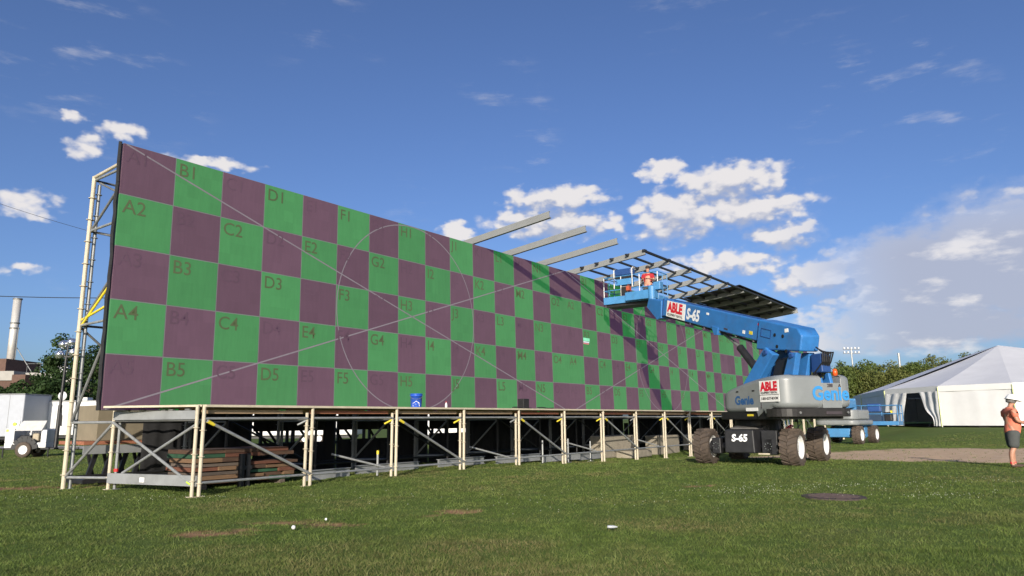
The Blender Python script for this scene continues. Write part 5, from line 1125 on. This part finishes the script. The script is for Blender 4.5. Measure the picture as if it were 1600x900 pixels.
    MB().box(-14, 6.0, 0, 16, 0, 6.3).build('wall', brick, r); MB().box(-14.2, 6.2, -.2, 16.2, 6.301, 7.5).build('parapet', conc, r); MB().box(6.01, 13.0, 2, 15, 0, 5.6).build('wing_wall', brick, r); MB().box(5.9, 13.1, 1.9, 15.1, 5.61, 7.4).build('parapet', conc, r)
    MB().box(-3, 4.2, 1, 8, 7.51, 9.2).build('penthouse', brick, r); MB().box(6.3, 8.0, -.6, 1.8, 0, 7.0).build('brick_pier', brick, r)
    for q in range(8): MB().box(-13 + q * 2.3, -11.6 + q * 2.3, -.06, -.005, 2.0, 4.4).build('window', m_black, r)
    MB().box(9, 10.4, 4, 6, 7.41, 8.5).build('roof_unit', m_white, r)
    for q in range(5): MB().tube((6.2 + q * 1.7, 2.2, 7.4), (6.2 + q * 1.7, 2.2, 8.6), .04, 6).build('railing_post', m_galvd, r)
    MB().tube((6.2, 2.2, 8.6), (13, 2.2, 8.6), .04, 6).build('railing', m_galvd, r)
    r = empty('chimney', (-67.0, 95.5, 7.0)); tag(r, 'tall silvery steel chimney with two rings on the brick building', 'chimney')
    MB().tube((0, 0, 0), (0, 0, 11.1), .50, 20).build('stack', MAT('weathered_steel', (.50, .48, .45), .5, .3, .12, .8, stretch=(2, 2, .4)), r, smooth=True)
    for z in (2.6, 7.0, 7.7, 11.0): MB().tube((0, 0, z), (0, 0, z + .16), .58, 20).build('ring', m_galvd, r)
    MB().tube((.7, -.2, 0), (.7, -.2, 7.2), .05).build('ladder', m_galvd, r); MB().tube((.6, 0, 4.5), (3.4, 0, .6), .06).build('stay', m_galvd, r)
    # overhead wires
    for i, (a, b, sg, rr) in enumerate([((-60, 62, 13.6), (-14, 60, 12.6), 1.0, .035), ((-60, 72, 26.5), (-14, 60, 13.0), 1.2, .02)]):
        a, b = Vector(a), Vector(b); w = MB(); pts = [a.lerp(b, t) - Vector((0, 0, sg * 4 * t * (1 - t))) for t in np.linspace(0, 1, 25)]; w.path(pts, rr, 5); o = w.build('overhead_wire', m_hose); tag(o, ['dark overhead wire crossing the sky low at the left', 'thin overhead wire crossing the sky high at the left'][i], 'wire', 'overhead wires')
    for i, (x, y, z) in enumerate([(66.3, 140, 14.0), (75.5, 140, 13.0)]):
        r = empty('floodlight_mast', (x, y, .6)); tag(r, ['distant floodlight mast with a cluster of lamps above the trees', 'distant pale pole above the trees left of the tent'][i], 'mast'); MB().tube((0, 0, 0), (0, 0, z), .15 if i == 0 else .22, 8).build('pole', m_galv, r)
        if i == 0:
            for q in range(2):
                MB().bar((-1.6, 0, z - .2 - q * .8), (1.6, 0, z - .2 - q * .8), .1, .1).build('cross_arm', m_galvd, r)
                for k in range(5): MB().box(-1.55 + k * .7, -1.27 + k * .7, -.2, .05, z - .1 - q * .8, z + .2 - q * .8).build('lamp', m_rim, r)
def make_small_wheel(root, loc, side):
    w = empty('wheel'); w.parent = root; w.location = loc; r = .33
    MB().lathe([(.19, -.10), (.29, -.11), (.33, -.07), (.33, .07), (.29, .11), (.19, .10)], 24, ax='y').build('tyre', m_tyre, w, smooth=True)
    MB().lathe([(.20, side * .10), (.18, side * .06), (.08, side * .04), (.06, side * .08), (.001, side * .08)], 20, ax='y').build('rim', m_white, w)
build_yard()
